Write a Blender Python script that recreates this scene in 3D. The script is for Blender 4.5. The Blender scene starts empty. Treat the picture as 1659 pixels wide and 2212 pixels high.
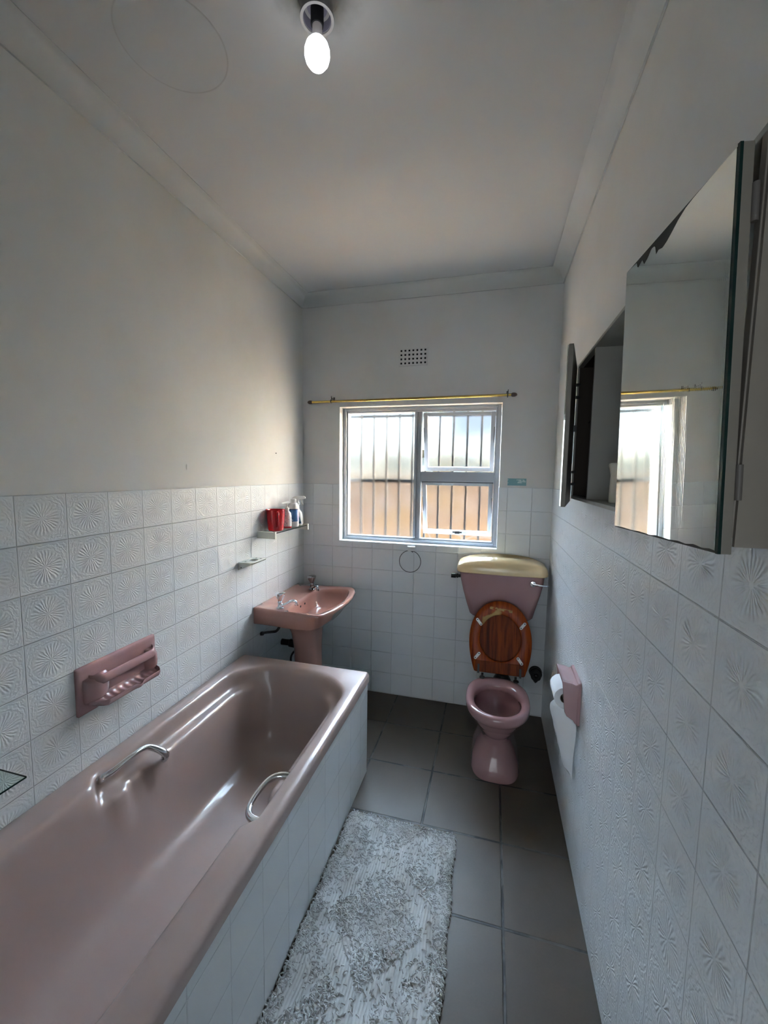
import bpy, bmesh, math, random
from mathutils import Vector, Matrix
random.seed(7)
PI = math.pi
C = bpy.context.scene.collection
W, D, ZC, ZT = 1.70, 2.7688, 2.80, 1.505      # room width, depth of the far wall, ceiling, dado height
YN = -0.35                                     # near wall, behind the camera

# ------------------------------------------------------------------ helpers
class MB:
    def __init__(s): s.v = []; s.f = []; s.m = []; s.cur = 0; s.sharp = False
    def addv(s, pts):
        n = len(s.v); s.v += [tuple(p) for p in pts]; return n
    def face(s, *idx):
        s.f.append(tuple(idx)); s.m.append(s.cur)
    def box(s, x0, x1, y0, y1, z0, z1):
        n = s.addv([(x0,y0,z0),(x1,y0,z0),(x1,y1,z0),(x0,y1,z0),(x0,y0,z1),(x1,y0,z1),(x1,y1,z1),(x0,y1,z1)])
        for q in ((0,3,2,1),(4,5,6,7),(0,1,5,4),(1,2,6,5),(2,3,7,6),(3,0,4,7)): s.face(*[n+i for i in q])
    def hexa(s, p):
        n = s.addv(p)
        for q in ((0,3,2,1),(4,5,6,7),(0,1,5,4),(1,2,6,5),(2,3,7,6),(3,0,4,7)): s.face(*[n+i for i in q])
    def rings(s, rs, closed=True, cap0=False, cap1=False):
        N = len(rs[0]); n = s.addv([p for r in rs for p in r])
        M = N if closed else N-1
        for k in range(len(rs)-1):
            for i in range(M):
                j = (i+1) % N
                s.face(n+k*N+i, n+k*N+j, n+(k+1)*N+j, n+(k+1)*N+i)
        if cap0: s.face(*[n+i for i in range(N-1, -1, -1)])
        if cap1: s.face(*[n+(len(rs)-1)*N+i for i in range(N)])
    def tube(s, path, r, seg=12, caps=True):
        P = [Vector(p) for p in path]; rs = []
        R = r if hasattr(r, '__len__') else [r]*len(P)
        t0 = (P[1]-P[0]).normalized()
        u = t0.orthogonal().normalized()
        for i, p in enumerate(P):
            t = (P[min(i+1, len(P)-1)]-P[max(i-1, 0)]).normalized()
            u = (u - t*u.dot(t)).normalized(); w = t.cross(u)
            rs.append([p + (u*math.cos(a)+w*math.sin(a))*R[i] for a in [2*PI*k/seg for k in range(seg)]])
        s.rings(rs, True, caps, caps)
    def lathe(s, prof, c=(0,0,0), seg=32, axis='z', lobes=0, lob=0.0, cap0=True, cap1=True):
        rs = []
        for r, h in prof:
            ring = []
            for k in range(seg):
                a = 2*PI*k/seg; q = r*(1+lob*math.cos(lobes*a)) if lobes else r
                x, y = q*math.cos(a), q*math.sin(a)
                p = (x,y,h) if axis == 'z' else ((h,x,y) if axis == 'x' else (y,h,x))
                ring.append((c[0]+p[0], c[1]+p[1], c[2]+p[2]))
            rs.append(ring)
        s.rings(rs, True, cap0, cap1)
    def prism(s, poly, f0, f1):
        # poly: list of 2-D points, f0/f1: functions mapping a 2-D point to 3-D for the two faces
        N = len(poly); s.rings([[f0(p) for p in poly], [f1(p) for p in poly]], True, True, True)
    def build(s, name, mats, parent=None, smooth=True, bevel=0, bseg=2, angle=38, fixn=True, subsurf=0):
        me = bpy.data.meshes.new(name); me.from_pydata(s.v, [], s.f)
        if not isinstance(mats, (list, tuple)): mats = [mats]
        for m in mats: me.materials.append(m)
        me.polygons.foreach_set('material_index', s.m)
        if fixn:
            bm = bmesh.new(); bm.from_mesh(me); bmesh.ops.recalc_face_normals(bm, faces=bm.faces); bm.to_mesh(me); bm.free()
        me.update()
        o = bpy.data.objects.new(name, me); C.objects.link(o)
        if parent is not None: o.parent = parent
        if bevel:
            b = o.modifiers.new('bevel', 'BEVEL'); b.width = bevel; b.segments = bseg; b.limit_method = 'ANGLE'; b.angle_limit = math.radians(35)
        if subsurf:
            b = o.modifiers.new('sub', 'SUBSURF'); b.levels = subsurf; b.render_levels = subsurf
        if smooth:
            me.polygons.foreach_set('use_smooth', [True]*len(me.polygons))
            try: me.set_sharp_from_angle(angle=math.radians(angle))
            except Exception: pass
        return o

def tag(o, label=None, cat=None, group=None, kind=None):
    if label: o['label'] = label
    if cat: o['category'] = cat
    if group: o['group'] = group
    if kind: o['kind'] = kind
    return o
def empty(name, loc, label=None, cat=None, group=None, kind=None, rotz=0):
    o = bpy.data.objects.new(name, None); C.objects.link(o); o.location = loc; o.rotation_euler = (0,0,rotz)
    o.empty_display_size = .05
    return tag(o, label, cat, group, kind)
def keep(child, parent):
    child.parent = parent
    child.matrix_parent_inverse = Matrix.Translation(parent.location).inverted() if parent.type == 'EMPTY' and not any(parent.rotation_euler) else parent.matrix_world.inverted()
    return child
def lerp(a, b, t): return a+(b-a)*t
def sstep(a, b, x):
    t = max(0, min(1, (x-a)/(b-a))); return t*t*(3-2*t)
def interp(tab, x):
    for (a, va), (b, vb) in zip(tab, tab[1:]):
        if x <= b: return lerp(va, vb, max(0, (x-a)/(b-a)))
    return tab[-1][1]
def rrect(x0, x1, y0, y1, r, nx=24, ny=60, nc=14):
    """rounded rectangle, counter-clockwise, with matching point counts"""
    P = []
    def seg(a, b, n): P.extend([(lerp(a[0],b[0],i/n), lerp(a[1],b[1],i/n)) for i in range(n)])
    def arc(cx, cy, a0): P.extend([(cx+r*math.cos(a0+PI/2*i/nc), cy+r*math.sin(a0+PI/2*i/nc)) for i in range(nc)])
    seg((x0+r,y0),(x1-r,y0),nx); arc(x1-r,y0+r,-PI/2)
    seg((x1,y0+r),(x1,y1-r),ny); arc(x1-r,y1-r,0)
    seg((x1-r,y1),(x0+r,y1),nx); arc(x0+r,y1-r,PI/2)
    seg((x0,y1-r),(x0,y0+r),ny); arc(x0+r,y0+r,PI)
    return P
def smooth_path(pts, n=8):
    """Catmull-Rom through the points"""
    P = [Vector(p) for p in pts]; out = []
    for i in range(len(P)-1):
        p0 = P[max(i-1,0)]; p1 = P[i]; p2 = P[i+1]; p3 = P[min(i+2,len(P)-1)]
        for k in range(n):
            t = k/n
            out.append(0.5*((2*p1)+(-p0+p2)*t+(2*p0-5*p1+4*p2-p3)*t*t+(-p0+3*p1-3*p2+p3)*t**3))
    out.append(P[-1]); return out

# ------------------------------------------------------------------ materials
def mat(name, col=(.8,.8,.8), rough=.5, metal=0, spec=.5, coat=0, coat_r=.05, trans=0, ior=1.45, emis=None, estr=0):
    m = bpy.data.materials.new(name); m.use_nodes = True
    b = m.node_tree.nodes['Principled BSDF']
    b.inputs['Base Color'].default_value = (*col, 1); b.inputs['Roughness'].default_value = rough
    b.inputs['Metallic'].default_value = metal; b.inputs['Specular IOR Level'].default_value = spec
    b.inputs['Coat Weight'].default_value = coat; b.inputs['Coat Roughness'].default_value = coat_r
    b.inputs['Transmission Weight'].default_value = trans; b.inputs['IOR'].default_value = ior
    if emis: b.inputs['Emission Color'].default_value = (*emis, 1); b.inputs['Emission Strength'].default_value = estr
    return m
class NT:
    def __init__(s, m): s.t = m.node_tree; s.b = s.t.nodes['Principled BSDF']
    def n(s, kind, **kw):
        o = s.t.nodes.new(kind)
        for k, v in kw.items(): setattr(o, k, v)
        return o
    def l(s, a, b): s.t.links.new(a, b)
    def math(s, op, a, b=None, c=None, clamp=False):
        o = s.n('ShaderNodeMath', operation=op); o.use_clamp = clamp
        for i, v in enumerate((a, b, c)):
            if v is None: continue
            if isinstance(v, (int, float)): o.inputs[i].default_value = v
            else: s.l(v, o.inputs[i])
        return o.outputs[0]
    def coords(s, kind='Object'):
        t = s.n('ShaderNodeTexCoord'); x = s.n('ShaderNodeSeparateXYZ'); s.l(t.outputs[kind], x.inputs[0])
        return t.outputs[kind], x.outputs
    def noise(s, vec, scale, detail=3, rough=.5, dist=0):
        o = s.n('ShaderNodeTexNoise'); s.l(vec, o.inputs['Vector']); o.inputs['Scale'].default_value = scale
        o.inputs['Detail'].default_value = detail; o.inputs['Roughness'].default_value = rough; o.inputs['Distortion'].default_value = dist
        return o.outputs['Fac']
    def mix(s, fac, a, b):
        o = s.n('ShaderNodeMix', data_type='RGBA')
        if isinstance(fac, (int, float)): o.inputs[0].default_value = fac
        else: s.l(fac, o.inputs[0])
        for i, v in ((6, a), (7, b)):
            if isinstance(v, tuple): o.inputs[i].default_value = (*v, 1)
            else: s.l(v, o.inputs[i])
        return o.outputs[2]
    def bump(s, h, dist, strength=1.0, normal=None):
        o = s.n('ShaderNodeBump'); o.inputs['Distance'].default_value = dist; o.inputs['Strength'].default_value = strength
        s.l(h, o.inputs['Height'])
        if normal is not None: s.l(normal, o.inputs['Normal'])
        return o.outputs[0]
    def ss(s, v, a, b, inv=False):
        o = s.n('ShaderNodeMapRange'); o.interpolation_type = 'SMOOTHSTEP'
        o.inputs[1].default_value = a; o.inputs[2].default_value = b
        o.inputs[3].default_value = 1 if inv else 0; o.inputs[4].default_value = 0 if inv else 1
        s.l(v, o.inputs[0]); return o.outputs[0]

def tile_mat(name, ua, u0, v0, flower=1.0, col=(.80,.825,.84), pitch=.15, rough=.3, gd=.80):
    """painted white wall tile with an embossed flower; ua = 'X' or 'Y' is the horizontal axis of the wall"""
    m = mat(name, col, rough, spec=.5); N = NT(m)
    vec, x = N.coords()
    u = N.math('DIVIDE', N.math('SUBTRACT', x[ua], u0), pitch)
    v = N.math('DIVIDE', N.math('SUBTRACT', x['Z'], v0), pitch)
    fu = N.math('FRACT', N.math('ADD', u, 50.0)); fv = N.math('FRACT', N.math('ADD', v, 50.0))
    pu = N.math('SUBTRACT', fu, .5); pv = N.math('SUBTRACT', fv, .5)
    au = N.math('ABSOLUTE', pu); av = N.math('ABSOLUTE', pv)
    edge = N.math('MAXIMUM', au, av)
    groove = N.ss(edge, .486, .497, inv=True)            # 1 on the tile, 0 in the joint
    r = N.math('SQRT', N.math('ADD', N.math('MULTIPLY', pu, pu), N.math('MULTIPLY', pv, pv)))
    th = N.math('ARCTAN2', pv, pu)
    nz = N.noise(vec, 34, 3)
    wob = N.math('MULTIPLY', N.math('SUBTRACT', nz, .5), 9.0)
    pet = N.math('COSINE', N.math('ADD', N.math('MULTIPLY', th, 26.0), wob))
    rj = N.math('ADD', r, N.math('MULTIPLY', N.math('SUBTRACT', N.noise(vec, 48, 1), .5), .16))
    inner = N.math('MULTIPLY', N.ss(rj, .08, .14), N.ss(rj, .29, .36, inv=True))
    petals = N.math('MULTIPLY', pet, inner)
    pet2 = N.math('COSINE', N.math('MULTIPLY', th, 10.0))
    core = N.math('MULTIPLY', N.math('MULTIPLY', pet2, .8), N.math('MULTIPLY', N.ss(r, .03, .06), N.ss(r, .09, .13, inv=True)))
    # wandering outer ripples
    rip = N.math('SINE', N.math('ADD', N.math('MULTIPLY', r, 75.0), N.math('MULTIPLY', N.noise(vec, 60, 2), 16.0)))
    outer = N.math('MULTIPLY', N.math('MULTIPLY', rip, .45), N.math('MULTIPLY', N.ss(r, .33, .40), N.ss(edge, .44, .47, inv=True)))
    h = N.math('MULTIPLY', N.math('ADD', N.math('ADD', petals, core), outer), .5*flower)
    soft = N.math('MULTIPLY', N.noise(vec, 9, 2), .5)
    relief = N.bump(N.math('ADD', h, soft), .0006, 1.0)
    nn = N.bump(groove, .0022, 1.0, relief)
    N.l(nn, N.b.inputs['Normal'])
    dirt = N.noise(vec, 5, 3)
    c1 = N.mix(N.math('MULTIPLY', dirt, .35), col, tuple(c*.9 for c in col))
    c2 = N.mix(groove, tuple(c*gd for c in col), c1)
    N.l(c2, N.b.inputs['Base Color'])
    return m

def plaster_mat(name, col, bumpd=.0012, scale=14):
    m = mat(name, col, .75, spec=.25); N = NT(m); vec, x = N.coords()
    a = N.noise(vec, scale, 4, .6); b = N.noise(vec, 120, 2)
    h = N.math('ADD', a, N.math('MULTIPLY', b, .15))
    N.l(N.bump(h, bumpd, .8), N.b.inputs['Normal'])
    d = N.noise(vec, 2.2, 4, .6)
    N.l(N.mix(N.ss(d, .35, .75), col, tuple(c*k for c, k in zip(col, (.95,.94,.91)))), N.b.inputs['Base Color'])
    return m
M = {}
M['tile_left'] = tile_mat('tile_left', 'Y', .8911, ZT, 1.7)
M['tile_right'] = tile_mat('tile_right', 'Y', 1.6935, ZT, 2.8)
M['tile_far'] = tile_mat('tile_far', 'X', .3787, ZT, .2, gd=.84)
M['tile_panel'] = tile_mat('tile_panel', 'Y', .972, 0.0, .12, gd=.9)
M['plaster'] = plaster_mat('plaster', (.81,.80,.772))
M['plaster_far'] = plaster_mat('plaster_far', (.79,.79,.785))
M['cove'] = plaster_mat('cove', (.68,.69,.68), .0006)

# ceiling: white board, an old round patch, grime round the lamp
m = mat('ceiling_paint', (.67,.675,.67), .8, spec=.2); N = NT(m); vec, x = N.coords()
dx = N.math('SUBTRACT', x['X'], .40); dy = N.math('SUBTRACT', x['Y'], 1.12)
rr = N.math('SQRT', N.math('ADD', N.math('MULTIPLY', dx, dx), N.math('MULTIPLY', dy, dy)))
ring = N.math('MULTIPLY', N.ss(rr, .143, .147), N.ss(rr, .147, .151, inv=True))
lx = N.math('SUBTRACT', x['X'], .86); ly = N.math('SUBTRACT', x['Y'], 1.09)
lr = N.math('SQRT', N.math('ADD', N.math('MULTIPLY', lx, lx), N.math('MULTIPLY', ly, ly)))
grime = N.math('MULTIPLY', N.ss(N.math('ADD', lr, N.math('MULTIPLY', N.noise(vec, 22, 4), .06)), .08, .17, inv=True), .8)
c = N.mix(N.math('MULTIPLY', ring, .45), (.67,.675,.67), (.45,.44,.42))
c = N.mix(grime, c, (.22,.23,.20))
N.l(c, N.b.inputs['Base Color'])
N.l(N.bump(N.math('ADD', N.noise(vec, 6, 3), N.ss(rr, .144, .150)), .0009, .7), N.b.inputs['Normal'])
M['ceiling'] = m

# floor tiles
m = mat('floor_tile', (.16,.145,.13), .42, spec=.4); N = NT(m); vec, x = N.coords()
TF = .3478
u = N.math('FRACT', N.math('ADD', N.math('DIVIDE', N.math('SUBTRACT', x['X'], .7329), TF), 50.5))
v = N.math('FRACT', N.math('ADD', N.math('DIVIDE', N.math('SUBTRACT', x['Y'], 2.7781), TF), 50.5))
wn = N.math('MULTIPLY', N.math('SUBTRACT', N.noise(vec, 30, 3), .5), .008)
e = N.math('MINIMUM', N.math('ABSOLUTE', N.math('SUBTRACT', u, .5)), N.math('ABSOLUTE', N.math('SUBTRACT', v, .5)))
e = N.math('ADD', e, wn)
j = N.ss(e, .009, .017)
patch = N.ss(N.noise(vec, 9, 3), .42, .58)
gcol = N.mix(patch, (.012,.011,.010), (.075,.068,.058))
dirt = N.noise(vec, 3.5, 5, .65)
cc = N.mix(N.ss(dirt, .3, .75), (.080,.059,.041), (.064,.049,.035))
cc = N.mix(N.math('MULTIPLY', N.noise(vec, 160, 2), .3), cc, (.11,.086,.062))
N.l(N.mix(j, gcol, cc), N.b.inputs['Base Color'])
N.l(N.bump(N.math('ADD', j, N.math('MULTIPLY', N.noise(vec, 90, 3), .08)), .0018, 1), N.b.inputs['Normal'])
M['floor'] = m

def ceramic(name, col, rough=.12, var=.06):
    m = mat(name, col, rough, spec=.55, coat=.5, coat_r=.06); N = NT(m); vec, x = N.coords()
    N.l(N.mix(N.ss(N.noise(vec, 4, 4), .3, .8), col, tuple(c*(1-var) for c in col)), N.b.inputs['Base Color'])
    N.l(N.bump(N.noise(vec, 7, 2), .0006, .5), N.b.inputs['Normal'])
    return m
PINK = (.50,.315,.285)
M['pink'] = ceramic('pink_ceramic', (.40,.225,.225))
M['tubpink'] = ceramic('pink_enamel', (.45,.34,.31), .30)
M['rosepink'] = ceramic('rose_ceramic', (.50,.30,.31), .1)
M['basinpink'] = ceramic('salmon_ceramic', (.46,.235,.185), .12)
M['cream'] = ceramic('cream_plastic', (.88,.66,.37), .16, .08)
M['chrome'] = mat('chrome', (.75,.76,.78), .08, 1)
M['chrome_dull'] = mat('tarnished_chrome', (.33,.32,.31), .22, 1)
M['steel'] = mat('dark_steel', (.10,.10,.105), .35, .8)
M['black'] = mat('black_rubber', (.012,.012,.012), .45)
M['white'] = mat('white_plastic', (.78,.78,.76), .35)
M['ivory'] = mat('ivory_plastic', (.70,.69,.62), .35)
M['red'] = mat('red_plastic', (.50,.008,.012), .22, coat=.4)
M['brass'] = mat('brass', (.60,.44,.13), .25, 1)
M['brown'] = mat('brown_plastic', (.09,.065,.055), .4)
M['dark'] = mat('dark_hollow', (.008,.008,.010), .9)
M['alu'] = mat('painted_aluminium', (.42,.45,.49), .42, .25)
M['alu_light'] = mat('sash_aluminium', (.55,.57,.60), .4, .2)
M['barmat'] = mat('bar_steel', (.03,.03,.03), .6)
M['paper'] = mat('tissue_paper', (.83,.84,.86), .9, spec=.1)
M['reveal'] = plaster_mat('reveal_plaster', (.78,.77,.73), .0012, 20)
M['cabwhite'] = plaster_mat('cabinet_white', (.50,.49,.45), .0004)
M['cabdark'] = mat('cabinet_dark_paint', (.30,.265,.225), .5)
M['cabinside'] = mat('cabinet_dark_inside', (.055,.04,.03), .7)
M['door_edge'] = mat('door_edge_paint', (.26,.235,.20), .5)
M['glassedge'] = mat('green_glass_edge', (.004,.022,.020), .2)

m = bpy.data.materials.new('clear_glass'); m.use_nodes = True; nt = m.node_tree; nt.nodes.clear()
o_ = nt.nodes.new('ShaderNodeOutputMaterial'); g = nt.nodes.new('ShaderNodeBsdfGlossy'); t = nt.nodes.new('ShaderNodeBsdfTransparent')
lw = nt.nodes.new('ShaderNodeLayerWeight'); pw = nt.nodes.new('ShaderNodeMath'); pw.operation = 'POWER'; pw.inputs[1].default_value = 5
fr = nt.nodes.new('ShaderNodeMath'); fr.operation = 'MULTIPLY_ADD'; fr.inputs[1].default_value = .6; fr.inputs[2].default_value = .04
nt.links.new(lw.outputs['Facing'], pw.inputs[0]); nt.links.new(pw.outputs[0], fr.inputs[0]); mx = nt.nodes.new('ShaderNodeMixShader')
g.inputs['Roughness'].default_value = .03; t.inputs['Color'].default_value = (.86,.93,.90,1)
nt.links.new(fr.outputs[0], mx.inputs[0]); nt.links.new(t.outputs[0], mx.inputs[1]); nt.links.new(g.outputs[0], mx.inputs[2]); nt.links.new(mx.outputs[0], o_.inputs[0])
M['glass'] = m

m = mat('mirror_glass', (.86,.90,.86), .015, 1); M['mirror'] = m

# frosted window glass: rough refraction with some plain scatter
def frosted(name, rough, tr, tint=(1,1,1)):
    m = bpy.data.materials.new(name); m.use_nodes = True; nt = m.node_tree; nt.nodes.clear()
    o_ = nt.nodes.new('ShaderNodeOutputMaterial'); rf = nt.nodes.new('ShaderNodeBsdfRefraction'); rf.distribution = 'BECKMANN'; ts = nt.nodes.new('ShaderNodeBsdfTranslucent')
    mx = nt.nodes.new('ShaderNodeMixShader'); mx.inputs[0].default_value = tr
    rf.inputs['Roughness'].default_value = rough; rf.inputs['IOR'].default_value = 1.45
    rf.inputs['Color'].default_value = (*tint, 1); ts.inputs['Color'].default_value = (*tint, 1)
    tc = nt.nodes.new('ShaderNodeTexCoord'); mp = nt.nodes.new('ShaderNodeMapping'); mp.inputs['Scale'].default_value = (60,60,14)
    nz = nt.nodes.new('ShaderNodeTexNoise'); nz.inputs['Scale'].default_value = 1; bp = nt.nodes.new('ShaderNodeBump'); bp.inputs['Distance'].default_value = .0002
    nt.links.new(tc.outputs['Object'], mp.inputs[0]); nt.links.new(mp.outputs[0], nz.inputs['Vector']); nt.links.new(nz.outputs['Fac'], bp.inputs['Height'])
    nt.links.new(bp.outputs[0], rf.inputs['Normal'])
    gl = nt.nodes.new('ShaderNodeBsdfGlossy'); gl.inputs['Roughness'].default_value = .2; fz = nt.nodes.new('ShaderNodeFresnel'); m2 = nt.nodes.new('ShaderNodeMixShader')
    nt.links.new(rf.outputs[0], mx.inputs[1]); nt.links.new(ts.outputs[0], mx.inputs[2])
    nt.links.new(mx.outputs[0], o_.inputs[0])
    return m
M['frost'] = frosted('frosted_glass', .245, .0)

# ------------------------------------------------------------------ the room
TT = .004
g = MB()      # left wall
g.cur = 0; g.box(-.22, -TT, YN-.2, D+.22, ZT, ZC+.1)
g.cur = 1; g.box(-.22, 0, YN-.2, D+.22, -.15, ZT)
tag(g.build('wall_left', [M['plaster'], M['tile_left']], smooth=False), kind='structure')
g = MB()      # far wall with the window opening
WX0, WX1, WZ0, WZ1 = .281, 1.376, 1.10, 2.043
g.cur = 0
g.box(-.02, WX0-.002, D+TT, D+.22, ZT, ZC+.1); g.box(WX1+.002, W+.02, D+TT, D+.22, ZT, ZC+.1)
g.box(WX0-.002, WX1+.002, D+TT, D+.22, WZ1, ZC+.1)
g.cur = 1
g.box(-.02, WX0, D, D+.22, -.15, ZT); g.box(WX1, W+.02, D, D+.22, -.15, ZT); g.box(WX0, WX1, D, D+.22, -.15, WZ0)
tag(g.build('wall_far', [M['plaster_far'], M['tile_far']], smooth=False), kind='structure')
g = MB()      # right wall with the recess of the cabinet
CY0, CY1, CZ0, CZ1 = .70, 1.905, 1.492, 2.034
g.cur = 0
g.box(W+TT, W+.25, YN-.2, CY0, ZT, ZC+.1); g.box(W+TT, W+.25, CY1, D+.22, ZT, ZC+.1); g.box(W+TT, W+.25, CY0, CY1, CZ1, ZC+.1)
g.cur = 1
g.box(W, W+.25, YN-.2, CY0, -.15, ZT); g.box(W, W+.25, CY1, D+.22, -.15, ZT); g.box(W, W+.25, CY0, CY1, -.15, CZ0)
g.cur = 0; g.box(W+.20, W+.25, CY0, CY1, CZ0, CZ1)
tag(g.build('wall_right', [M['plaster'], M['tile_right']], smooth=False), kind='structure')
DX0, DX1, DZ = .86, 1.66, 2.06     # the doorway the picture is taken from
g = MB(); g.box(-.22, DX0, YN-.2, YN, -.15, ZC+.1); g.box(DX1, W+.25, YN-.2, YN, -.15, ZC+.1); g.box(DX0, DX1, YN-.2, YN, DZ, ZC+.1)
tag(g.build('wall_near', M['plaster'], smooth=False), kind='structure')
g = MB(); g.box(-.22, W+.25, YN-.2, D+.22, -.15, 0)
tag(g.build('floor', M['floor'], smooth=False), kind='structure')
g = MB(); g.box(-.22, W+.25, YN-.2, D+.22, ZC, ZC+.12)
tag(g.build('ceiling', M['ceiling'], smooth=False), kind='structure')
# the passage behind the doorway
PY = -2.6
g = MB(); g.box(-.8, 2.6, PY-.1, YN-.2, -.15, 0); tag(g.build('floor', M['floor'], smooth=False), kind='structure')
g = MB(); g.box(-.8, 2.6, PY-.1, YN-.2, ZC-.1, ZC); tag(g.build('ceiling', M['plaster'], smooth=False), kind='structure')
g = MB(); g.box(-.9, -.8, PY-.1, YN-.2, -.15, ZC); g.box(2.6, 2.7, PY-.1, YN-.2, -.15, ZC); g.box(-.9, 2.7, PY-.2, PY-.1, -.15, ZC)
g.box(-.9, -.22, YN-.25, YN-.2, -.15, ZC); g.box(W+.25, 2.7, YN-.25, YN-.2, -.15, ZC)
tag(g.build('wall_passage', M['plaster'], smooth=False), kind='structure')
# cove moulding round the ceiling
prof = [(-.003, 2.728), (.004, 2.728), (.0055, 2.737), (.010, 2.752), (.020, 2.771), (.036, 2.787), (.055, 2.795), (.072, 2.7975), (.072, 2.803)]
g = MB(); g.rings([[(d, YN+d, z), (W-d, YN+d, z), (W-d, D-d, z), (d, D-d, z)] for d, z in prof])
tag(g.build('trim_1', M['cove'], angle=25), kind='structure')

# ------------------------------------------------------------------ the window
FY0, FY1 = D+.085, D+.130
win = empty('window_1', (.83, D+.1, 1.1), kind='structure')
def wpart(g, name, m, parent=None, **k):
    o = g.build(name, m, None, **k); return keep(o, parent or win)
g = MB()
def bar(g, x0, x1, z0, z1, y0=FY0, y1=FY1): g.box(x0, x1, y0, y1, z0, z1)
bar(g, .283, .314, 1.102, 2.041); bar(g, 1.342, 1.374, 1.102, 2.041)
bar(g, .314, 1.342, 2.010, 2.041); bar(g, .314, 1.342, 1.102, 1.132)
g.box(.283, .304, FY0-.012, FY0, 1.102, 2.041); g.box(1.352, 1.374, FY0-.012, FY0, 1.102, 2.041)
g.box(.304, 1.352, FY0-.012, FY0, 2.022, 2.041); g.box(.304, 1.352, FY0-.012, FY0, 1.102, 1.120)
wpart(g, 'window_frame', M['alu'], smooth=False, bevel=.002)
g = MB(); bar(g, .800, .818, 1.132, 2.010); bar(g, .818, .832, 1.132, 2.010, FY0+.008, FY1); bar(g, .832, .850, 1.132, 2.010)
wpart(g, 'mullion', M['alu'], smooth=False, bevel=.002)
g = MB()
for k in range(5): bar(g, .850, 1.342, 1.532+k*.0136, 1.532+k*.0136+.0115, FY0+(.004 if k % 2 else 0), FY1)
bar(g, .850, 1.342, 1.532, 1.600, FY0+.006, FY1)
wpart(g, 'transom', M['alu'], smooth=False)
g = MB(); g.box(.310, .804, FY0+.020, FY0+.024, 1.128, 2.014)
wpart(g, 'fixed_pane', M['frost'], smooth=False)
def sash(z_top, z_bot, y_bot, latch):
    # a top-hung sash pushed outwards at the bottom
    x0, x1 = .856, 1.338; y_top = FY0+.020
    L = math.hypot(z_top-z_bot, y_bot-y_top); a = math.atan2(y_bot-y_top, z_top-z_bot)
    def P(x, s, t): # s = distance down the sash, t = outward from its inner face
        return (x, y_top+s*math.sin(a)+t*math.cos(a), z_top-s*math.cos(a)+t*math.sin(a))
    def slab(g, xa, xb, s0, s1, t0, t1):
        g.hexa([P(xa,s1,t0),P(xb,s1,t0),P(xb,s1,t1),P(xa,s1,t1),P(xa,s0,t0),P(xb,s0,t0),P(xb,s0,t1),P(xa,s0,t1)])
    g = MB(); w = .028
    slab(g, x0, x0+w, 0, L, 0, .026); slab(g, x1-w, x1, 0, L, 0, .026); slab(g, x0+w, x1-w, 0, w*.75, 0, .026); slab(g, x0+w, x1-w, L-w, L, 0, .026)
    o = wpart(g, 'opening_sash', M['alu_light'], smooth=False, bevel=.0015)
    o['label'] = 'top-hung window sash pushed outwards at the bottom'
    g = MB(); slab(g, x0+w-.004, x1-w+.004, w*.75-.004, L-w+.004, .010, .014)
    p = g.build('sash_pane', M['frost'], None, smooth=False); keep(p, o)
    if latch:
        g = MB(); slab(g, 1.07, 1.135, L-.030, L-.018, -.010, .001); slab(g, 1.085, 1.12, L-.034, L-.014, -.014, -.008)
        keep(g.build('sash_catch', M['black'], None, smooth=False, bevel=.001), o)
    # stay arms
    g = MB(); z = z_top-.10
    g.tube([(x0+.004, FY0+.03, z_top-.10), P(x0+.004, .26, .01)], .003, 8); g.tube([(x1-.004, FY0+.03, z_top-.10), P(x1-.004, .26, .01)], .003, 8)
    keep(g.build('stay_arm', M['steel'], None), o)
sash(2.003, 1.606, 2.965, False)
sash(1.527, 1.152, 2.975, True)
# burglar bars outside
bars = empty('burglar_bars', (.83, 3.05, 1.06), 'row of thin dark steel burglar bars outside the window', 'burglar bars')
for k in range(11):
    x = .352+k*.0995; g = MB(); g.box(x-.007, x+.007, 3.045, 3.057, 1.00, 2.10)
    keep(g.build('vertical_bar', M['barmat'], None, smooth=False), bars)
for z in (1.012, 1.529, 2.012):
    g = MB(); g.box(.22, 1.42, 3.057, 3.061, z-.013, z+.013)
    keep(g.build('cross_bar', M['barmat'], None, smooth=False), bars)
for x in (.24, 1.40):
    for z in (1.03, 2.07):
        g = MB(); g.box(x-.008, x+.008, D+.221, 3.058, z-.008, z+.008)
        keep(g.build('wall_bracket', M['barmat'], None, smooth=False), bars)

# ------------------------------------------------------------------ outdoors, seen through the glass
m = mat('garden_paving', (.42,.30,.20), .85); N = NT(m); vec, x = N.coords()
vo = N.n('ShaderNodeTexVoronoi'); N.l(vec, vo.inputs['Vector']); vo.inputs['Scale'].default_value = 2.2
N.l(N.mix(N.noise(vec, 3, 4), (.50,.33,.20), (.40,.33,.24)), N.b.inputs['Base Color'])
g = MB(); g.box(-9, 11, D+.22, 16, -.35, -.15)
tag(g.build('ground_outside', m, smooth=False), kind='structure')
m = mat('sandstone_cladding', (.62,.36,.18), .85); N = NT(m); vec, x = N.coords()
vo = N.n('ShaderNodeTexVoronoi'); N.l(vec, vo.inputs['Vector']); vo.inputs['Scale'].default_value = 4.5; vo.feature = 'F1'
v2 = N.n('ShaderNodeTexVoronoi', feature='DISTANCE_TO_EDGE'); N.l(vec, v2.inputs['Vector']); v2.inputs['Scale'].default_value = 4.5
cr = N.n('ShaderNodeValToRGB'); sep = N.n('ShaderNodeSeparateColor'); N.l(vo.outputs['Color'], sep.inputs[0]); N.l(sep.outputs[0], cr.inputs[0])
cr.color_ramp.elements[0].color = (.024,.011,.003,1); cr.color_ramp.elements[1].color = (.030,.015,.006,1)
e_ = cr.color_ramp.elements.new(.5); e_.color = (.033,.018,.004,1)
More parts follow.
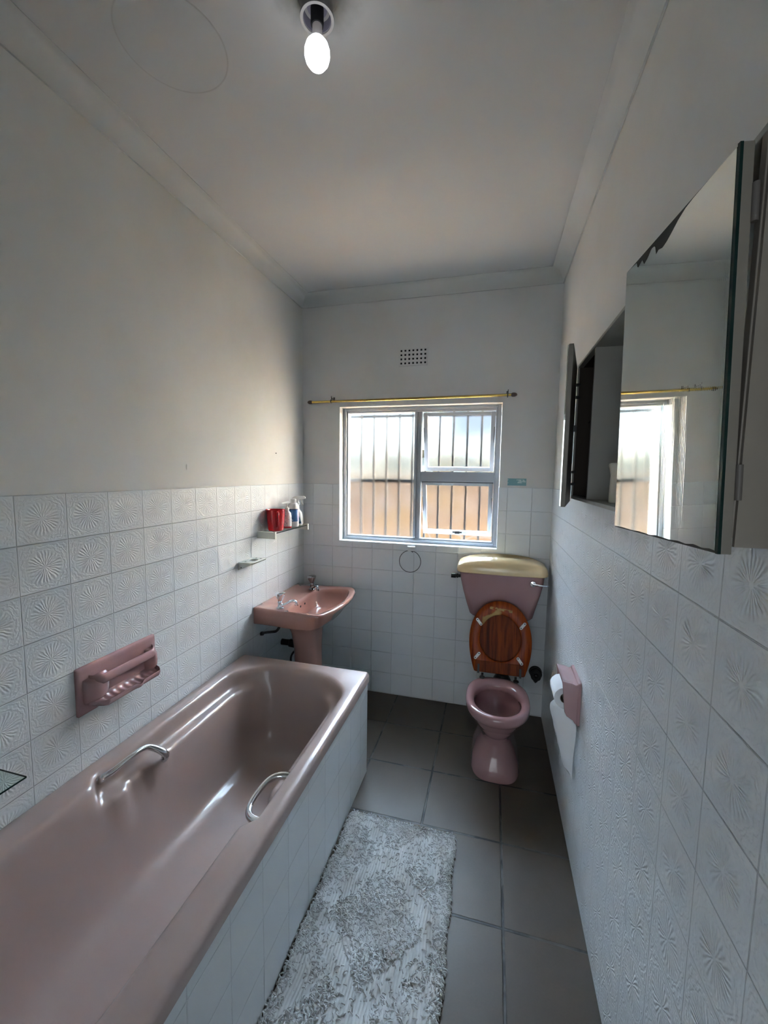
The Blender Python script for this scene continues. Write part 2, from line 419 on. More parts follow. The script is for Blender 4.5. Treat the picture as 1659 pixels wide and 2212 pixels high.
N.l(N.mix(N.ss(v2.outputs[0], .02, .06), (.04,.03,.025), cr.outputs[0]), N.b.inputs['Base Color'])
g = MB(); g.box(-6, 8, 4.70, 4.95, -.15, 1.50); g.box(-6.05, 8.05, 4.66, 4.99, 1.50, 1.54)
tag(g.build('boundary_wall', m, smooth=False), 'sunlit sandstone garden wall seen through the frosted window', 'garden wall')
# cream wall added out of view, bouncing warm sunlight onto the left wall
g = MB(); g.box(2.60, 2.85, 3.10, 7.5, -.15, 3.4); g.box(2.52, 2.93, 3.08, 7.55, 3.4, 3.52)
tag(g.build('bounce_wall', plaster_mat('bounce_wall_render', (.86,.80,.68)), smooth=False), kind='structure')
g = MB(); g.box(-9, .10, 9.6, 10.2, -.15, 4.2); g.prism([(-9.2,4.2),(.3,4.2),(-4.4,6.2)], lambda p: (p[0], 9.5, p[1]), lambda p: (p[0], 10.3, p[1]))  # house added behind the hedge to whiten the top of the fixed pane
tag(g.build('added_house', plaster_mat('added_house_render', (.22,.23,.22)), smooth=False), kind='structure')
# a clipped pale hedge farther off
m = mat('hedge_leaf', (.42,.50,.27), .7); N = NT(m); vec, x = N.coords()
N.l(N.mix(N.noise(vec, 6, 4), (.010,.012,.007), (.013,.013,.007)), N.b.inputs['Base Color'])
g = MB(); nx, nz = 90, 16
rows = []
for k in range(nz+1):
    row = []
    for i in range(nx+1):
        x_ = -8+18*i/nx; z_ = -.15+2.35*k/nz+(random.uniform(-.06,.10) if k == nz else 0)
        row.append((x_+random.uniform(-.05,.05), 8+random.uniform(-.12,.12)+(.25 if k == nz else 0), z_))
    rows.append(row)
rows.append([(p[0], 9.0, p[2]-.02) for p in rows[-1]]); rows.append([(p[0], 9.1, -.15) for p in rows[-1]])
g.rings(rows, closed=False)
tag(g.build('garden_hedge', m), 'pale green hedge beyond the garden wall outside', 'hedge')

# ------------------------------------------------------------------ bathtub
tub = empty('bathtub', (.375, 1.14, 0), 'long pink built-in bathtub with a chrome grab handle on each side', 'bathtub')
X0, X1, Y0, Y1 = 0.001, .752, .29, 1.995
def R_(x0, x1, y0, y1, r, z): return [Vector((x, y, z)) for x, y in rrect(x0, x1, y0, y1, r)]
IX0, IX1, IY0, IY1, RR = .104, .656, .37, 1.918, .20
def inner(d, z): return R_(IX0+d, IX1-d, IY0+d*1.6, IY1-d*1.3, min(max(.03, RR-d*.55), (IX1-IX0)/2-d-.012), z)
rings = [R_(X0, X1, Y0, Y1, .018, .505), R_(X0, X1, Y0, Y1, .018, .538), R_(X0+.004, X1-.004, Y0+.004, Y1-.004, .018, .5485),
         R_(X0+.013, X1-.013, Y0+.013, Y1-.013, .018, .5535), R_(X0+.032, X1-.026, Y0+.03, Y1-.022, .03, .5535)]
cx = (IX0+IX1)/2
# height and inset of the plain wall, then of the stretch with the arm-rest ledge
prof = [(.5530,-.014,.5530,-.050),(.5515,-.006,.5515,-.043),(.5480,.000,.5470,-.037),(.541,.0055,.537,-.0325),(.530,.010,.520,-.029),(.515,.0135,.501,-.026),(.500,.017,.489,-.021),
        (.487,.020,.481,-.011),(.473,.023,.4775,.002),(.460,.0255,.4745,.013),(.448,.028,.469,.0205),(.435,.0305,.459,.0255),(.415,.035,.436,.030)]
tailp = [(.380,.043),(.33,.053),(.27,.064),(.22,.078),(.183,.098),(.163,.125),(.154,.16),(.150,.20)]
for z, d, zw, dw in prof:
    r = inner(d, z)
    for p in r:
        w = sstep(.985, 1.035, p.y)*sstep(1.90, 1.76, p.y)
        if w > 0 and abs(p.x-cx) > .1:
            sgn = 1 if p.x > cx else -1
            pad = .010*(sstep(1.03,1.05,p.y)*sstep(1.11,1.09,p.y)+sstep(1.19,1.21,p.y)*sstep(1.29,1.27,p.y))-.010*sstep(1.09,1.11,p.y)*sstep(1.21,1.19,p.y)
            lw_ = sstep(-.03, .01, dw)
            p.x -= sgn*w*((dw-d)+pad*lw_)
            p.z = lerp(p.z, zw, w)
    rings.append(r)
for z, d in tailp: rings.append(inner(d, z))
g = MB(); g.rings(rings, True, False, True)
keep(g.build('tub_shell', M['tubpink'], None, fixn=False, angle=75), tub)
# chrome handles, bent out and down from the rim
def handle(side):
    g = MB()
    if side < 0:
        pts = [(.070,1.048,.520),(.086,1.052,.535),(.100,1.075,.543),(.104,1.135,.548),(.104,1.195,.543),(.112,1.222,.532),(.145,1.246,.503),(.150,1.252,.480)]
    else:
        pts = [(.690,1.062,.508),(.655,1.066,.502),(.625,1.085,.500),(.609,1.125,.504),(.611,1.185,.510),(.625,1.225,.514),(.655,1.245,.516),(.690,1.250,.514)]
    P = smooth_path(pts, 8); n = len(P)
    R = [.0115+.0025*math.cos(2*PI*i/(n-1)) for i in range(n)]
    g.tube(P, R, 16)
    keep(g.build('grab_handle', M['chrome'], None), tub)
    for q in (pts[0], pts[-1]):
        f = MB(); f.lathe([(.0, -.004), (.019, -.003), (.019, .003), (.014, .006)], (q[0], q[1], q[2]), 20, 'x')
        keep(f.build('handle_boss', M['chrome'], None), tub)
handle(-1); handle(1)
g = MB(); g.lathe([(.030,.0),(.030,.002),(.024,.004),(.0,.004)], (.30, .62, .151), 24)
keep(g.build('drain', M['chrome'], None), tub)
g = MB(); g.box(.726, .742, Y0+.004, 1.985, .001, .503)
g.box(.004, .726, 1.972, 1.985, .001, .503); g.box(.004, .726, Y0+.004, Y0+.018, .001, .503)
o = keep(g.build('side_panel', M['tile_panel'], None, smooth=False), tub); o['label'] = 'white tiled side panel'

# ------------------------------------------------------------------ washbasin
ba = empty('washbasin', (.25, 2.37, 0), 'pink pedestal washbasin in the corner under the glass shelf', 'washbasin')
CX, CY = .300, 2.365
def polyray(poly, a):
    dx, dy = math.cos(a), math.sin(a); best = None
    for i in range(len(poly)):
        (x1, y1), (x2, y2) = poly[i], poly[(i+1) % len(poly)]
        ex, ey = x2-x1, y2-y1; den = dx*ey-dy*ex
        if abs(den) < 1e-9: continue
        t = ((x1-CX)*ey-(y1-CY)*ex)/den; s = ((x1-CX)*dy-(y1-CY)*dx)/den
        if t > 0 and -1e-6 <= s <= 1+1e-6 and (best is None or t < best): best = t
    return best
def smoothpoly(pts, n=10):
    P = [Vector((*p, 0)) for p in pts]; out = []
    m = len(P)
    for i in range(m):
        p0, p1, p2, p3 = P[i-1], P[i], P[(i+1) % m], P[(i+2) % m]
        for k in range(n):
            t = k/n; q = 0.5*((2*p1)+(-p0+p2)*t+(2*p0-5*p1+4*p2-p3)*t*t+(-p0+3*p1-3*p2+p3)*t**3); out.append((q.x, q.y))
    return out
outer = [(0.0,2.100),(.12,2.097),(.25,2.078),(.36,2.056),(.415,2.045),(.436,2.052),(.452,2.075),(.482,2.17),(.497,2.28),(.500,2.37),(.494,2.46),(.476,2.56),(.450,2.625),(.432,2.645),(.40,2.655),(.28,2.665),(.14,2.668),(.0,2.668)]
inn = smoothpoly([(.215,2.125),(.30,2.108),(.385,2.096),(.420,2.125),(.448,2.24),(.458,2.37),(.448,2.48),(.415,2.595),(.37,2.612),(.29,2.606),(.225,2.590),(.185,2.52),(.185,2.37),(.188,2.21)])
angs = sorted(set([2*PI*k/140-PI for k in range(140)]+[math.atan2(y-CY, x-CX) for x, y in outer]))
ro = [polyray(outer, a) for a in angs]; ri = [polyray(inn, a) for a in angs]
def ring(fr, z, zf=None):
    out = []
    for a, o, i in zip(angs, ro, ri):
        r = fr(o, i, a); x = CX+r*math.cos(a); y = CY+r*math.sin(a)
        out.append(Vector((max(.0015, x), y, z if zf is None else zf(x, y))))
    return out
def zt(x, y): # top rim: back deck a touch lower, the front corners lift
    return .786+.012*sstep(.15, .42, x)+.004*sstep(.14, .0, x)
def skirt(x, y):
    return .693+.010*sstep(.2, .36, x)+.03*sstep(.36, .47, x)
rs = [ring(lambda o,i,a: .30*o, 0, lambda x,y: .64),
      ring(lambda o,i,a: .62*o, 0, lambda x,y: .660+.03*sstep(.3, .45, x)),
      ring(lambda o,i,a: o-.055*max(0, math.cos(a))-.004, 0, lambda x,y: skirt(x,y)-.004),
      ring(lambda o,i,a: o-.048*max(0, math.cos(a)), 0, skirt),
      ring(lambda o,i,a: o-.026*max(0, math.cos(a)), 0, lambda x,y: lerp(skirt(x,y), zt(x,y), .45)),
      ring(lambda o,i,a: o-.008*max(0, math.cos(a)), 0, lambda x,y: zt(x,y)-.026),
      ring(lambda o,i,a: o, 0, lambda x,y: zt(x,y)-.012),
      ring(lambda o,i,a: o-.003, 0, lambda x,y: zt(x,y)-.003),
      ring(lambda o,i,a: o-.010, 0, lambda x,y: zt(x,y)),
      ring(lambda o,i,a: lerp(o, i, .45), 0, lambda x,y: zt(x,y)-.004-.007*math.exp(-((x-.075)/.035)**2)*sstep(.20,.12,abs(y-2.38))),
      ring(lambda o,i,a: i+.008, 0, lambda x,y: zt(x,y)-.006),
      ring(lambda o,i,a: i, 0, lambda x,y: zt(x,y)-.011),
      ring(lambda o,i,a: i-.006, .760), ring(lambda o,i,a: i*.93, .735), ring(lambda o,i,a: i*.82, .700),
      ring(lambda o,i,a: i*.66, .672), ring(lambda o,i,a: i*.42, .655), ring(lambda o,i,a: i*.12, .650)]
g = MB(); g.rings(rs, True, True, True)
keep(g.build('basin', M['basinpink'], None, angle=55), ba)
g = MB(); g.lathe([(.022,.0),(.022,.002),(.016,.003),(.0,.003)], (CX, CY, .6505), 20)
keep(g.build('drain', M['chrome'], None), ba)
for y in (2.315, 2.375):   # overflow slots
    g = MB(); g.lathe([(.0,-.001),(.007,-.001),(.007,.0006),(.0,.0006)], (.1985, y, .745), 16, 'x', 0, 0)
    keep(g.build('overflow_hole', M['dark'], None), ba)
# pedestal
def pring(x0, x1, y0, y1, z, r): return [Vector((x, y, z)) for x, y in rrect(x0, x1, y0, y1, r, 8, 8, 8)]
g = MB()
g.rings([pring(.135,.335,2.245,2.485,.0,.06), pring(.135,.333,2.247,2.483,.03,.06), pring(.150,.318,2.265,2.465,.14,.06), pring(.152,.304,2.277,2.453,.32,.06),
         pring(.150,.300,2.270,2.460,.48,.06), pring(.140,.302,2.255,2.475,.58,.06), pring(.125,.318,2.235,2.495,.635,.06), pring(.11,.35,2.21,2.52,.665,.06), pring(.11,.36,2.205,2.525,.685,.06)], True, True, True)
keep(g.build('pedestal', M['basinpink'], None), ba)
def tap(y, ang, m, label):
    t = empty('tap', (.152 if y < 2.3 else .165, y, .785), None, None); t.rotation_euler = (0, 0, ang); t['label'] = label
    t.parent = ba; t.matrix_parent_inverse = Matrix.Translation(ba.location).inverted()
    g = MB()
    g.lathe([(.0,0),(.021,0),(.021,.004),(.016,.008),(.0135,.014),(.0125,.030),(.014,.040),(.012,.046),(.0,.046)], seg=24)
    P = smooth_path([(.008,0,.016),(.030,0,.022),(.058,0,.038),(.078,0,.044),(.092,0,.038),(.096,0,.026)], 6)
    g.tube(P, [lerp(.0095,.0078,i/(len(P)-1)) for i in range(len(P))], 14)
    g.lathe([(.0,.016),(.0105,.016),(.0105,.027),(.0,.027)], (.096,0,.0), 16)
    g.build('tap_body', m, t)
    g = MB(); g.lathe([(.0,.044),(.012,.044),(.0155,.052),(.024,.070),(.0295,.086),(.029,.093),(.020,.0965),(.0,.097)], seg=36, lobes=3, lob=.12)
    g.build('tap_handle', m, t)
tap(2.140, .30, M['chrome'], 'bright chrome pillar tap at the near end of the basin')
tap(2.556, -.75, M['chrome_dull'], 'darker pillar tap at the far end of the basin')
# plumbing below
g = MB(); g.tube(smooth_path([(.003,2.178,.600),(.05,2.152,.621),(.105,2.125,.641),(.137,2.118,.652),(.151,2.126,.670),(.153,2.138,.692)], 8), .0075, 14)
g.tube([(.001,2.178,.598),(.016,2.170,.604)], .012, 16)
tag(g.build('supply_pipe', M['black']), 'bent black water pipe under the near side of the washbasin', 'pipe')
g = MB(); g.tube([(.003,2.425,.448),(.055,2.431,.446),(.060,2.431,.445),(.098,2.434,.440),(.102,2.434,.440)], [.020,.020,.026,.026,.018], 18)
g.tube(smooth_path([(.098,2.434,.440),(.116,2.438,.430),(.124,2.442,.39),(.126,2.445,.33),(.128,2.447,.26)], 6), .011, 14)
g.tube(smooth_path([(.122,2.440,.405),(.104,2.415,.400),(.090,2.395,.375),(.088,2.392,.335),(.100,2.405,.300),(.122,2.432,.300)], 6), .0065, 12)
tag(g.build('waste_trap', M['black']), 'black waste trap and looped hose behind the basin pedestal', 'waste pipe')

# ------------------------------------------------------------------ toilet
TX = 1.402
to = empty('toilet', (TX, 2.25, 0), 'pink toilet bowl with its wooden seat raised against the cistern', 'toilet')
def egg(y0, y1, hw, z, p=2.25, sq=0.0, n=72, wy=.5):
    """egg ring, front y0, back y1; widest part at fraction wy of the length; sq squares off the back"""
    ym = lerp(y0, y1, wy); out = []
    for k in range(n):
        a = 2*PI*k/n; s, c = math.sin(a), math.cos(a)
        q = p + (sq if s > 0 else 0)
        x = abs(c)**(2/q)*(1 if c > 0 else -1)*hw
        y = ym+abs(s)**(2/q)*((y1-ym) if s > 0 else -(ym-y0))
        out.append(Vector((TX+x, y, z)))
    return out
g = MB()
g.rings([egg(2.085,2.50,.128,0,3.2,1), egg(2.083,2.50,.130,.012,3.2,1), egg(2.095,2.495,.120,.05,3.0,1), egg(2.118,2.49,.098,.105,2.8,1), egg(2.135,2.48,.078,.16,2.6,1),
         egg(2.135,2.47,.074,.185,2.5,1), egg(2.112,2.465,.092,.225,2.3,1), egg(2.07,2.46,.122,.27,2.2,.8), egg(2.035,2.455,.143,.31,2.2,.8), egg(2.018,2.455,.152,.335,2.2,.8),
         egg(2.012,2.445,.154,.343,2.2,.8), egg(1.999,2.430,.160,.350,2.2,.6), egg(1.990,2.425,.165,.366,2.2,.5), egg(1.989,2.422,.166,.385,2.2,.5), egg(1.993,2.418,.164,.397,2.2,.5),
         egg(2.002,2.412,.156,.404,2.2,.4), egg(2.016,2.395,.142,.404,2.2,.2), egg(2.030,2.352,.127,.398,2.1,0), egg(2.036,2.345,.121,.386,2.1,0), egg(2.037,2.344,.120,.362,2.1,0),
         egg(2.028,2.352,.129,.352,2.1,0), egg(2.045,2.34,.115,.30,2.1,0), egg(2.085,2.32,.090,.24,2.1,0), egg(2.13,2.29,.060,.205,2.1,0)], True, True, True)
bowl = keep(g.build('toilet_bowl', M['pink'], None, angle=60), to)
# seat and lid stand up together, leaning back on the cistern
HY, HZ = 2.462, .412
lean = math.atan2(.105, .42)
SL = .420
def seat_outline(v0, L, hw, n=96, base=.142):
    out = []
    for k in range(n):
        a = 2*PI*k/n; s, c = math.sin(a), math.cos(a)
        vm = v0+L*.44
        if s >= 0: x = hw*abs(c)**.93*(1 if c >= 0 else -1); v = vm+(L*.56)*s**.97
        else:
            v = vm-(vm-v0)*min(1, abs(s)*1.13)
            t = (vm-v)/(vm-v0); x = lerp(hw, base, t**1.9)
            if abs(s)*1.13 >= 1: x = base*abs(c)/math.cos(math.asin(1/1.13))
            x *= (1 if c >= 0 else -1)
        out.append((x, v))
    return out
def PS(u, v, t): # t towards the room
    return Vector((TX+.010+u, HY+v*math.sin(lean)-t*math.cos(lean), HZ+v*math.cos(lean)+t*math.sin(lean)))
def wood(name, base, dark, patch=False):
    m = mat(name, base, .45, spec=.15); N = NT(m)
    vec, x = N.coords(); mp = N.n('ShaderNodeMapping'); N.l(vec, mp.inputs[0]); mp.inputs['Scale'].default_value = (38, 6, 2.2)
    a = N.noise(mp.outputs[0], 1.6, 4, .55, .6)
    w = N.math('FRACT', N.math('ADD', N.math('MULTIPLY', x['X'], 11.0), N.math('MULTIPLY', N.noise(vec, 3, 1), .6)))
    plank = N.ss(w, .0, 1.0)
    f = N.math('ADD', N.math('MULTIPLY', N.ss(a, .35, .62), .75), N.math('MULTIPLY', plank, .3), clamp=True)
    col = N.mix(f, dark, base)
    if patch:   # worn varnish near the top edge of the opening and a scuffed strip above it
        px = N.math('SUBTRACT', x['X'], TX-.045); pz = N.math('SUBTRACT', x['Z'], .738)
        n1 = N.math('MULTIPLY', N.math('SUBTRACT', N.noise(vec, 26, 3), .5), .045)
        sl = N.math('ADD', pz, N.math('MULTIPLY', px, -.55))
        m1 = N.math('MULTIPLY', N.ss(N.math('ABSOLUTE', N.math('ADD', px, n1)), .040, .060, inv=True), N.ss(N.math('ABSOLUTE', N.math('ADD', sl, n1)), .016, .026, inv=True))
        p2 = N.math('SUBTRACT', x['X'], TX+.010); z2 = N.math('SUBTRACT', x['Z'], .781)
        m2 = N.math('MULTIPLY', N.ss(N.math('ABSOLUTE', p2), .062, .068, inv=True), N.ss(N.math('ABSOLUTE', N.math('ADD', z2, N.math('MULTIPLY', p2, .10))), .006, .009, inv=True))
        m2 = N.math('MULTIPLY', m2, N.ss(N.noise(vec, 60, 2), .38, .55))
        mk = N.math('MAXIMUM', m1, m2)
        col = N.mix(mk, col, (.46,.30,.12))
        N.l(N.math('ADD', N.math('MULTIPLY', mk, .3), .28), N.b.inputs['Roughness'])
    N.l(col, N.b.inputs['Base Color']); N.l(N.bump(a, .0004, .4), N.b.inputs['Normal'])
    return m
M['wood'] = wood('varnished_pine', (.34,.062,.006), (.15,.020,.003), True)
M['wood2'] = wood('varnished_pine_lid', (.22,.042,.004), (.07,.011,.002))
def slab_rings(o, i, t0, t1, b=.005):
    def inset(poly, d, cx, cv): return [(x+(cx-x)*d/max(.001, math.hypot(cx-x, cv-v)), v+(cv-v)*d/max(.001, math.hypot(cx-x, cv-v))) for x, v in poly]
    cx, cv = 0, .22
    R = []
    for poly, dd, t in ((o,0,t0+b),(o,b*.3,t0+b*.3),(o,b,t0),(i,-b,t0),(i,-b*.3,t0+b*.3),(i,0,t0+b),(i,0,t1-b),(i,-b*.3,t1-b*.3),(i,-b,t1),(o,b,t1),(o,b*.3,t1-b*.3),(o,0,t1-b)):
        R.append([PS(x, v, t) for x, v in (inset(poly, dd, cx, cv) if dd else poly)])
    return R
so = seat_outline(0.0, SL, .179)
si = [(.118*math.cos(2*PI*k/96), .198+.140*math.sin(2*PI*k/96)*(1 if math.sin(2*PI*k/96) > 0 else .92)) for k in range(96)]
g = MB(); R = slab_rings(so, si, .020, .039); R.append(R[0]); g.rings(R)
seat = keep(g.build('toilet_seat', M['wood'], None, angle=50), to); seat['label'] = 'varnished wooden seat ring with a worn light patch'
g = MB(); so2 = seat_outline(-.002, SL+.002, .180)
g.rings([[PS(x, v, t) for x, v in [(a*s, .2+(b-.2)*s) for a, b in so2]] for s, t in ((.985,0),(1,.005),(1,.011),(.985,.0155))], True, True, True)
lid = keep(g.build('toilet_lid', M['wood2'], None, angle=50), to)
# hinge rail strip and hinges
g = MB(); g.hexa([PS(-.140,.004,.039),PS(.140,.004,.039),PS(.140,.004,.0425),PS(-.140,.004,.0425),PS(-.136,.066,.039),PS(.136,.066,.039),PS(.136,.066,.0425),PS(-.136,.066,.0425)])
keep(g.build('hinge_rail', M['wood2'], None, smooth=False, bevel=.0015), seat)
for s in (-1, 1):
    g = MB(); u = s*.118
    g.hexa([PS(u-.006,-.006,.040),PS(u+.006,-.006,.040),PS(u+.006,-.006,.046),PS(u-.006,-.006,.046),PS(u-.006,.045,.042),PS(u+.006,.045,.042),PS(u+.006,.045,.046),PS(u-.006,.045,.046)])
    q = PS(u*.80, -.004, .030); g.tube([q, (q.x, 2.425, .402), (q.x, 2.398, .409)], .0065, 12)
    g.lathe([(.0,.0),(.016,.0),(.015,.006),(.009,.010),(.0,.010)], (q.x, 2.392, .4042), 20)
    keep(g.build('hinge', M['black'], None), seat)
for u, v, a in ((-.124,.288,-50),(.126,.288,52),(-.128,.092,52),(.114,.088,-52)):
    g = MB(); a = math.radians(a); ca, sa = math.cos(a), math.sin(a); cap = []
    hl, hr = .0165, .0085
    for k in range(24):
        b = 2*PI*k/24; x = hr*math.cos(b)+(hl if math.cos(b) > 0 else -hl); y = hr*math.sin(b); cap.append((u+x*ca-y*sa, v+x*sa+y*ca))
    g.prism(cap, lambda p: PS(p[0], p[1], .0388), lambda p: PS(p[0], p[1], .0475))
    bf = g.build('seat_buffer', M['white'], None, bevel=.0015); keep(bf, to)
    for s in (-1, 1):
        g = MB()
        cu, cv = u+s*hl*ca, v+s*hl*sa
        g.prism([(cu+.0035*math.cos(2*PI*k/12), cv+.0035*math.sin(2*PI*k/12)) for k in range(12)], lambda p: PS(p[0], p[1], .0470), lambda p: PS(p[0], p[1], .0479))
        keep(g.build('screw', M['black'], None), bf)
# flush connection behind the bowl
g = MB(); g.tube(smooth_path([(1.43,2.46,.36),(1.43,2.49,.40),(1.43,2.60,.44),(1.43,2.66,.55),(1.43,2.66,.70)], 6), .020, 16)
g.lathe([(.052,0),(.050,.02),(.034,.05),(.022,.055),(.0,.055)], (1.432,2.475,.352), 24)
keep(g.build('flush_pipe', M['black'], None), to)

# cistern
ci = empty('toilet_cistern', (1.41, 2.68, .69), 'pink wall-mounted toilet cistern with a rounded cream lid', 'cistern')
def cring(x0, x1, y0, z, r, bow=.012):
    P = []
    for x, y in rrect(x0, x1, y0, D-.002, r, 20, 8, 8):
        t = (x-x0)/(x1-x0); P.append(Vector((x, y-(bow*math.sin(PI*t) if y < (y0+D)/2 else 0), z)))
    return P
g = MB()
g.rings([cring(1.262,1.572,2.640,.690,.035), cring(1.235,1.592,2.612,.694,.035), cring(1.222,1.604,2.600,.710,.035), cring(1.200,1.620,2.592,.78,.035), cring(1.178,1.640,2.585,.86,.035), cring(1.162,1.655,2.580,.93,.035), cring(1.155,1.660,2.578,.985,.035)], True, True, True)
keep(g.build('cistern_body', M['pink'], None, angle=50), ci)
g = MB()
def lring(dx, y0, z, r, arch):
    P = []
    x0, x1 = 1.137+dx, 1.678-dx
    for x, y in rrect(x0, x1, y0, D-.002-dx*.1, r, 30, 8, 8):
        t = (x-1.4075)/.27; P.append(Vector((x, y-(.012*math.cos(t*PI/2) if y < 2.68 else 0), z-arch*abs(t)**2.6)))
    return P
g.rings([lring(.010,2.572,.978,.045,0), lring(.003,2.566,.979,.045,0), lring(0,2.563,.984,.045,0), lring(.000,2.564,1.004,.045,.002), lring(.004,2.569,1.028,.045,.008), lring(.010,2.578,1.048,.045,.018), lring(.020,2.596,1.062,.045,.030), lring(.036,2.620,1.070,.045,.038), lring(.06,2.65,1.073,.04,.040)], True, True, True)
cl = keep(g.build('cistern_lid', M['cream'], None, angle=60), ci); cl['label'] = 'cream yellowed plastic lid'
g = MB()
g.lathe([(.0,-.012),(.016,-.010),(.018,-.004),(.018,0)], (1.590,2.566,.940), 24, 'y')
P = smooth_path([(1.590,2.556,.940),(1.612,2.552,.938),(1.65,2.552,.935),(1.676,2.554,.933)], 6)
g.tube(P, [lerp(.007,.0035,i/(len(P)-1)) for i in range(len(P))], 10)
keep(g.build('flush_lever', M['chrome'], None), ci)
g = MB(); g.tube([(1.155,2.69,.925),(1.098,2.69,.925)], .010, 16); g.tube([(1.125,2.69,.925),(1.095,2.69,.925)], .016, 8); g.tube([(1.140,2.69,.925),(1.130,2.69,.925)], .014, 16)
keep(g.build('inlet_valve', M['black'], None), ci)
# stop valve low on the far wall
g = MB(); g.lathe([(.0,-.075),(.012,-.07),(.015,-.045),(.016,-.03),(.026,-.03),(.034,-.02),(.034,-.010),(.040,0)], (1.650,D,.305), 28, 'y')
g.lathe([(.034,-.058),(.036,-.050),(.034,-.042),(.012,-.040)], (1.650,D,.305), 28, 'y', 5, .06)
g.tube([(1.650,D-.035,.300),(1.650,D-.035,.255)], .012, 12); g.tube([(1.650,D-.035,.265),(1.650,D-.035,.245)], [.018,.002], 8)
tag(g.build('stop_valve', M['black']), 'dark round stop valve low on the far wall right of the toilet', 'valve')

# ------------------------------------------------------------------ glass shelf with bottles
def top(o, label, cat, group=None): return tag(o, label, cat, group)
sh = empty('wall_shelf', (0, 2.375, 1.2), 'small glass wall shelf with white end brackets above the washbasin', 'shelf')
SY0, SY1, SZ = 2.160, 2.592, 1.226
for y0, y1 in ((SY0-.010, SY0+.006), (SY1-.004, SY1+.010)):
    g = MB(); g.box(.0005, .118, y0, y1, 1.192, 1.230); g.box(.112, .120, y0, y1, 1.192, 1.233)
    g.box(.0005, .10, y0 if y0 > 2.3 else y0, y1, 1.230, 1.2325)
    keep(g.build('shelf_bracket', M['ivory'], None, smooth=False, bevel=.0015), sh)
g = MB(); g.box(.002, .112, SY0+.004, SY1-.003, SZ-.006, SZ)
gs = g.build('glass_plate', [M['glass'], M['glassedge']], None, smooth=False)
gs.data.polygons[3].material_index = 1; keep(gs, sh)
def lathe_obj(name, prof, c, m, parent=None, seg=36, **k):
    g = MB(); g.lathe(prof, c, seg, **k); o = g.build(name, m, None); return keep(o, parent) if parent is not None else o
# red jug
jc = (.058, 2.268, SZ+.001)
jug = empty('jug', jc, 'red plastic jug at the near end of the glass shelf', 'jug')
lathe_obj('jug_body', [(.0,.0),(.043,.0),(.046,.003),(.049,.03),(.053,.08),(.056,.122),(.058,.127),(.056,.129),(.054,.125),(.051,.08),(.046,.006),(.0,.005)], jc, M['red'], jug, 48)
g = MB(); dv = Vector((.62, -.785, 0)); c0 = Vector(jc)
def jp(r, z): return c0+dv*r+Vector((0,0,z))
P = smooth_path([jp(.053,.118), jp(.074,.117), jp(.080,.100), jp(.074,.06), jp(.064,.032), jp(.050,.026)], 7)
sd = Vector((.785,.62,0)); rs_ = []
for i, p in enumerate(P):
    t = (P[min(i+1,len(P)-1)]-P[max(0,i-1)]).normalized(); n_ = t.cross(sd).normalized()
    rs_.append([p+sd*.007*math.cos(a)+n_*.0032*math.sin(a) for a in [2*PI*k/12 for k in range(12)]])
g.rings(rs_, True, True, True)
keep(g.build('jug_handle', M['red'], None), jug)
# pump dispenser (white, behind the jug)
pc = (.060, 2.405, SZ+.001)
pd = empty('pump_bottle', pc, 'white pump bottle with red base squeezed between jug and blue-labelled bottle', 'bottle')
m = mat('pump_label', (.72,.70,.68), .4); N = NT(m); vec, x = N.coords()
lb = N.math('MULTIPLY', N.ss(N.noise(vec, 160, 2), .52, .60), .8)
N.l(N.mix(lb, (.74,.72,.70), (.35,.30,.42)), N.b.inputs['Base Color'])
lathe_obj('bottle_body', [(.0,.008),(.027,.008),(.029,.012),(.029,.075),(.026,.095),(.014,.108),(.012,.115),(.0,.115)], pc, m, pd)
lathe_obj('bottle_base', [(.0,.0),(.028,.0),(.0295,.002),(.0295,.009),(.0,.009)], pc, M['red'], pd)
g = MB(); g.lathe([(.0,.112),(.015,.112),(.015,.128),(.006,.130),(.005,.160),(.0,.160)], pc, 24)
g.tube([(pc[0]-.010,pc[1]-.045,pc[2]+.160),(pc[0],pc[1],pc[2]+.163),(pc[0]+.004,pc[1]+.014,pc[2]+.163)], [.004,.0075,.0085], 12)
keep(g.build('pump_head', M['white'], None), pd)
# white bottle with a blue label
bc = (.070, 2.476, SZ+.001)
bb = empty('cleaner_bottle', bc, 'white round bottle with blue label between the jug and the spray bottle', 'bottle')
lathe_obj('bottle_body', [(.0,.0),(.031,.0),(.034,.004),(.0345,.125),(.033,.138),(.026,.152),(.018,.157),(.0,.157)], bc, M['white'], bb, 44)
m = mat('blue_label', (.045,.16,.38), .4); N = NT(m); vec, x = N.coords()
z_ = N.math('SUBTRACT', x['Z'], SZ)
ba_ = N.ss(z_, .112, .114); lt = N.math('MULTIPLY', N.ss(N.noise(vec, 70, 2), .54, .60), N.ss(z_, .048, .065, inv=True))
an = N.math('ARCTAN2', N.math('SUBTRACT', x['Y'], bc[1]), N.math('SUBTRACT', x['X'], bc[0]))
side = N.ss(an, -.35, -.15)
c = N.mix(lt, (.045,.16,.38), (.45,.66,.75)); c = N.mix(side, c, (.55,.50,.62)); c = N.mix(ba_, c, (.01,.015,.06))
N.l(c, N.b.inputs['Base Color'])
lathe_obj('label_sleeve', [(.0346,.035),(.0351,.036),(.0351,.116),(.0346,.117)], bc, m, bb, 44, cap0=False, cap1=False)
g = MB(); rs_ = []
for z, r in ((.155,.0175),(.158,.019),(.178,.0185),(.182,.0165)):
    rs_.append([(bc[0]+(r*(1+.02*(k % 2)))*math.cos(2*PI*k/60), bc[1]+(r*(1+.02*(k % 2)))*math.sin(2*PI*k/60), bc[2]+z) for k in range(60)])
g.rings(rs_, True, True, True); keep(g.build('bottle_cap', M['white'], None), bb)
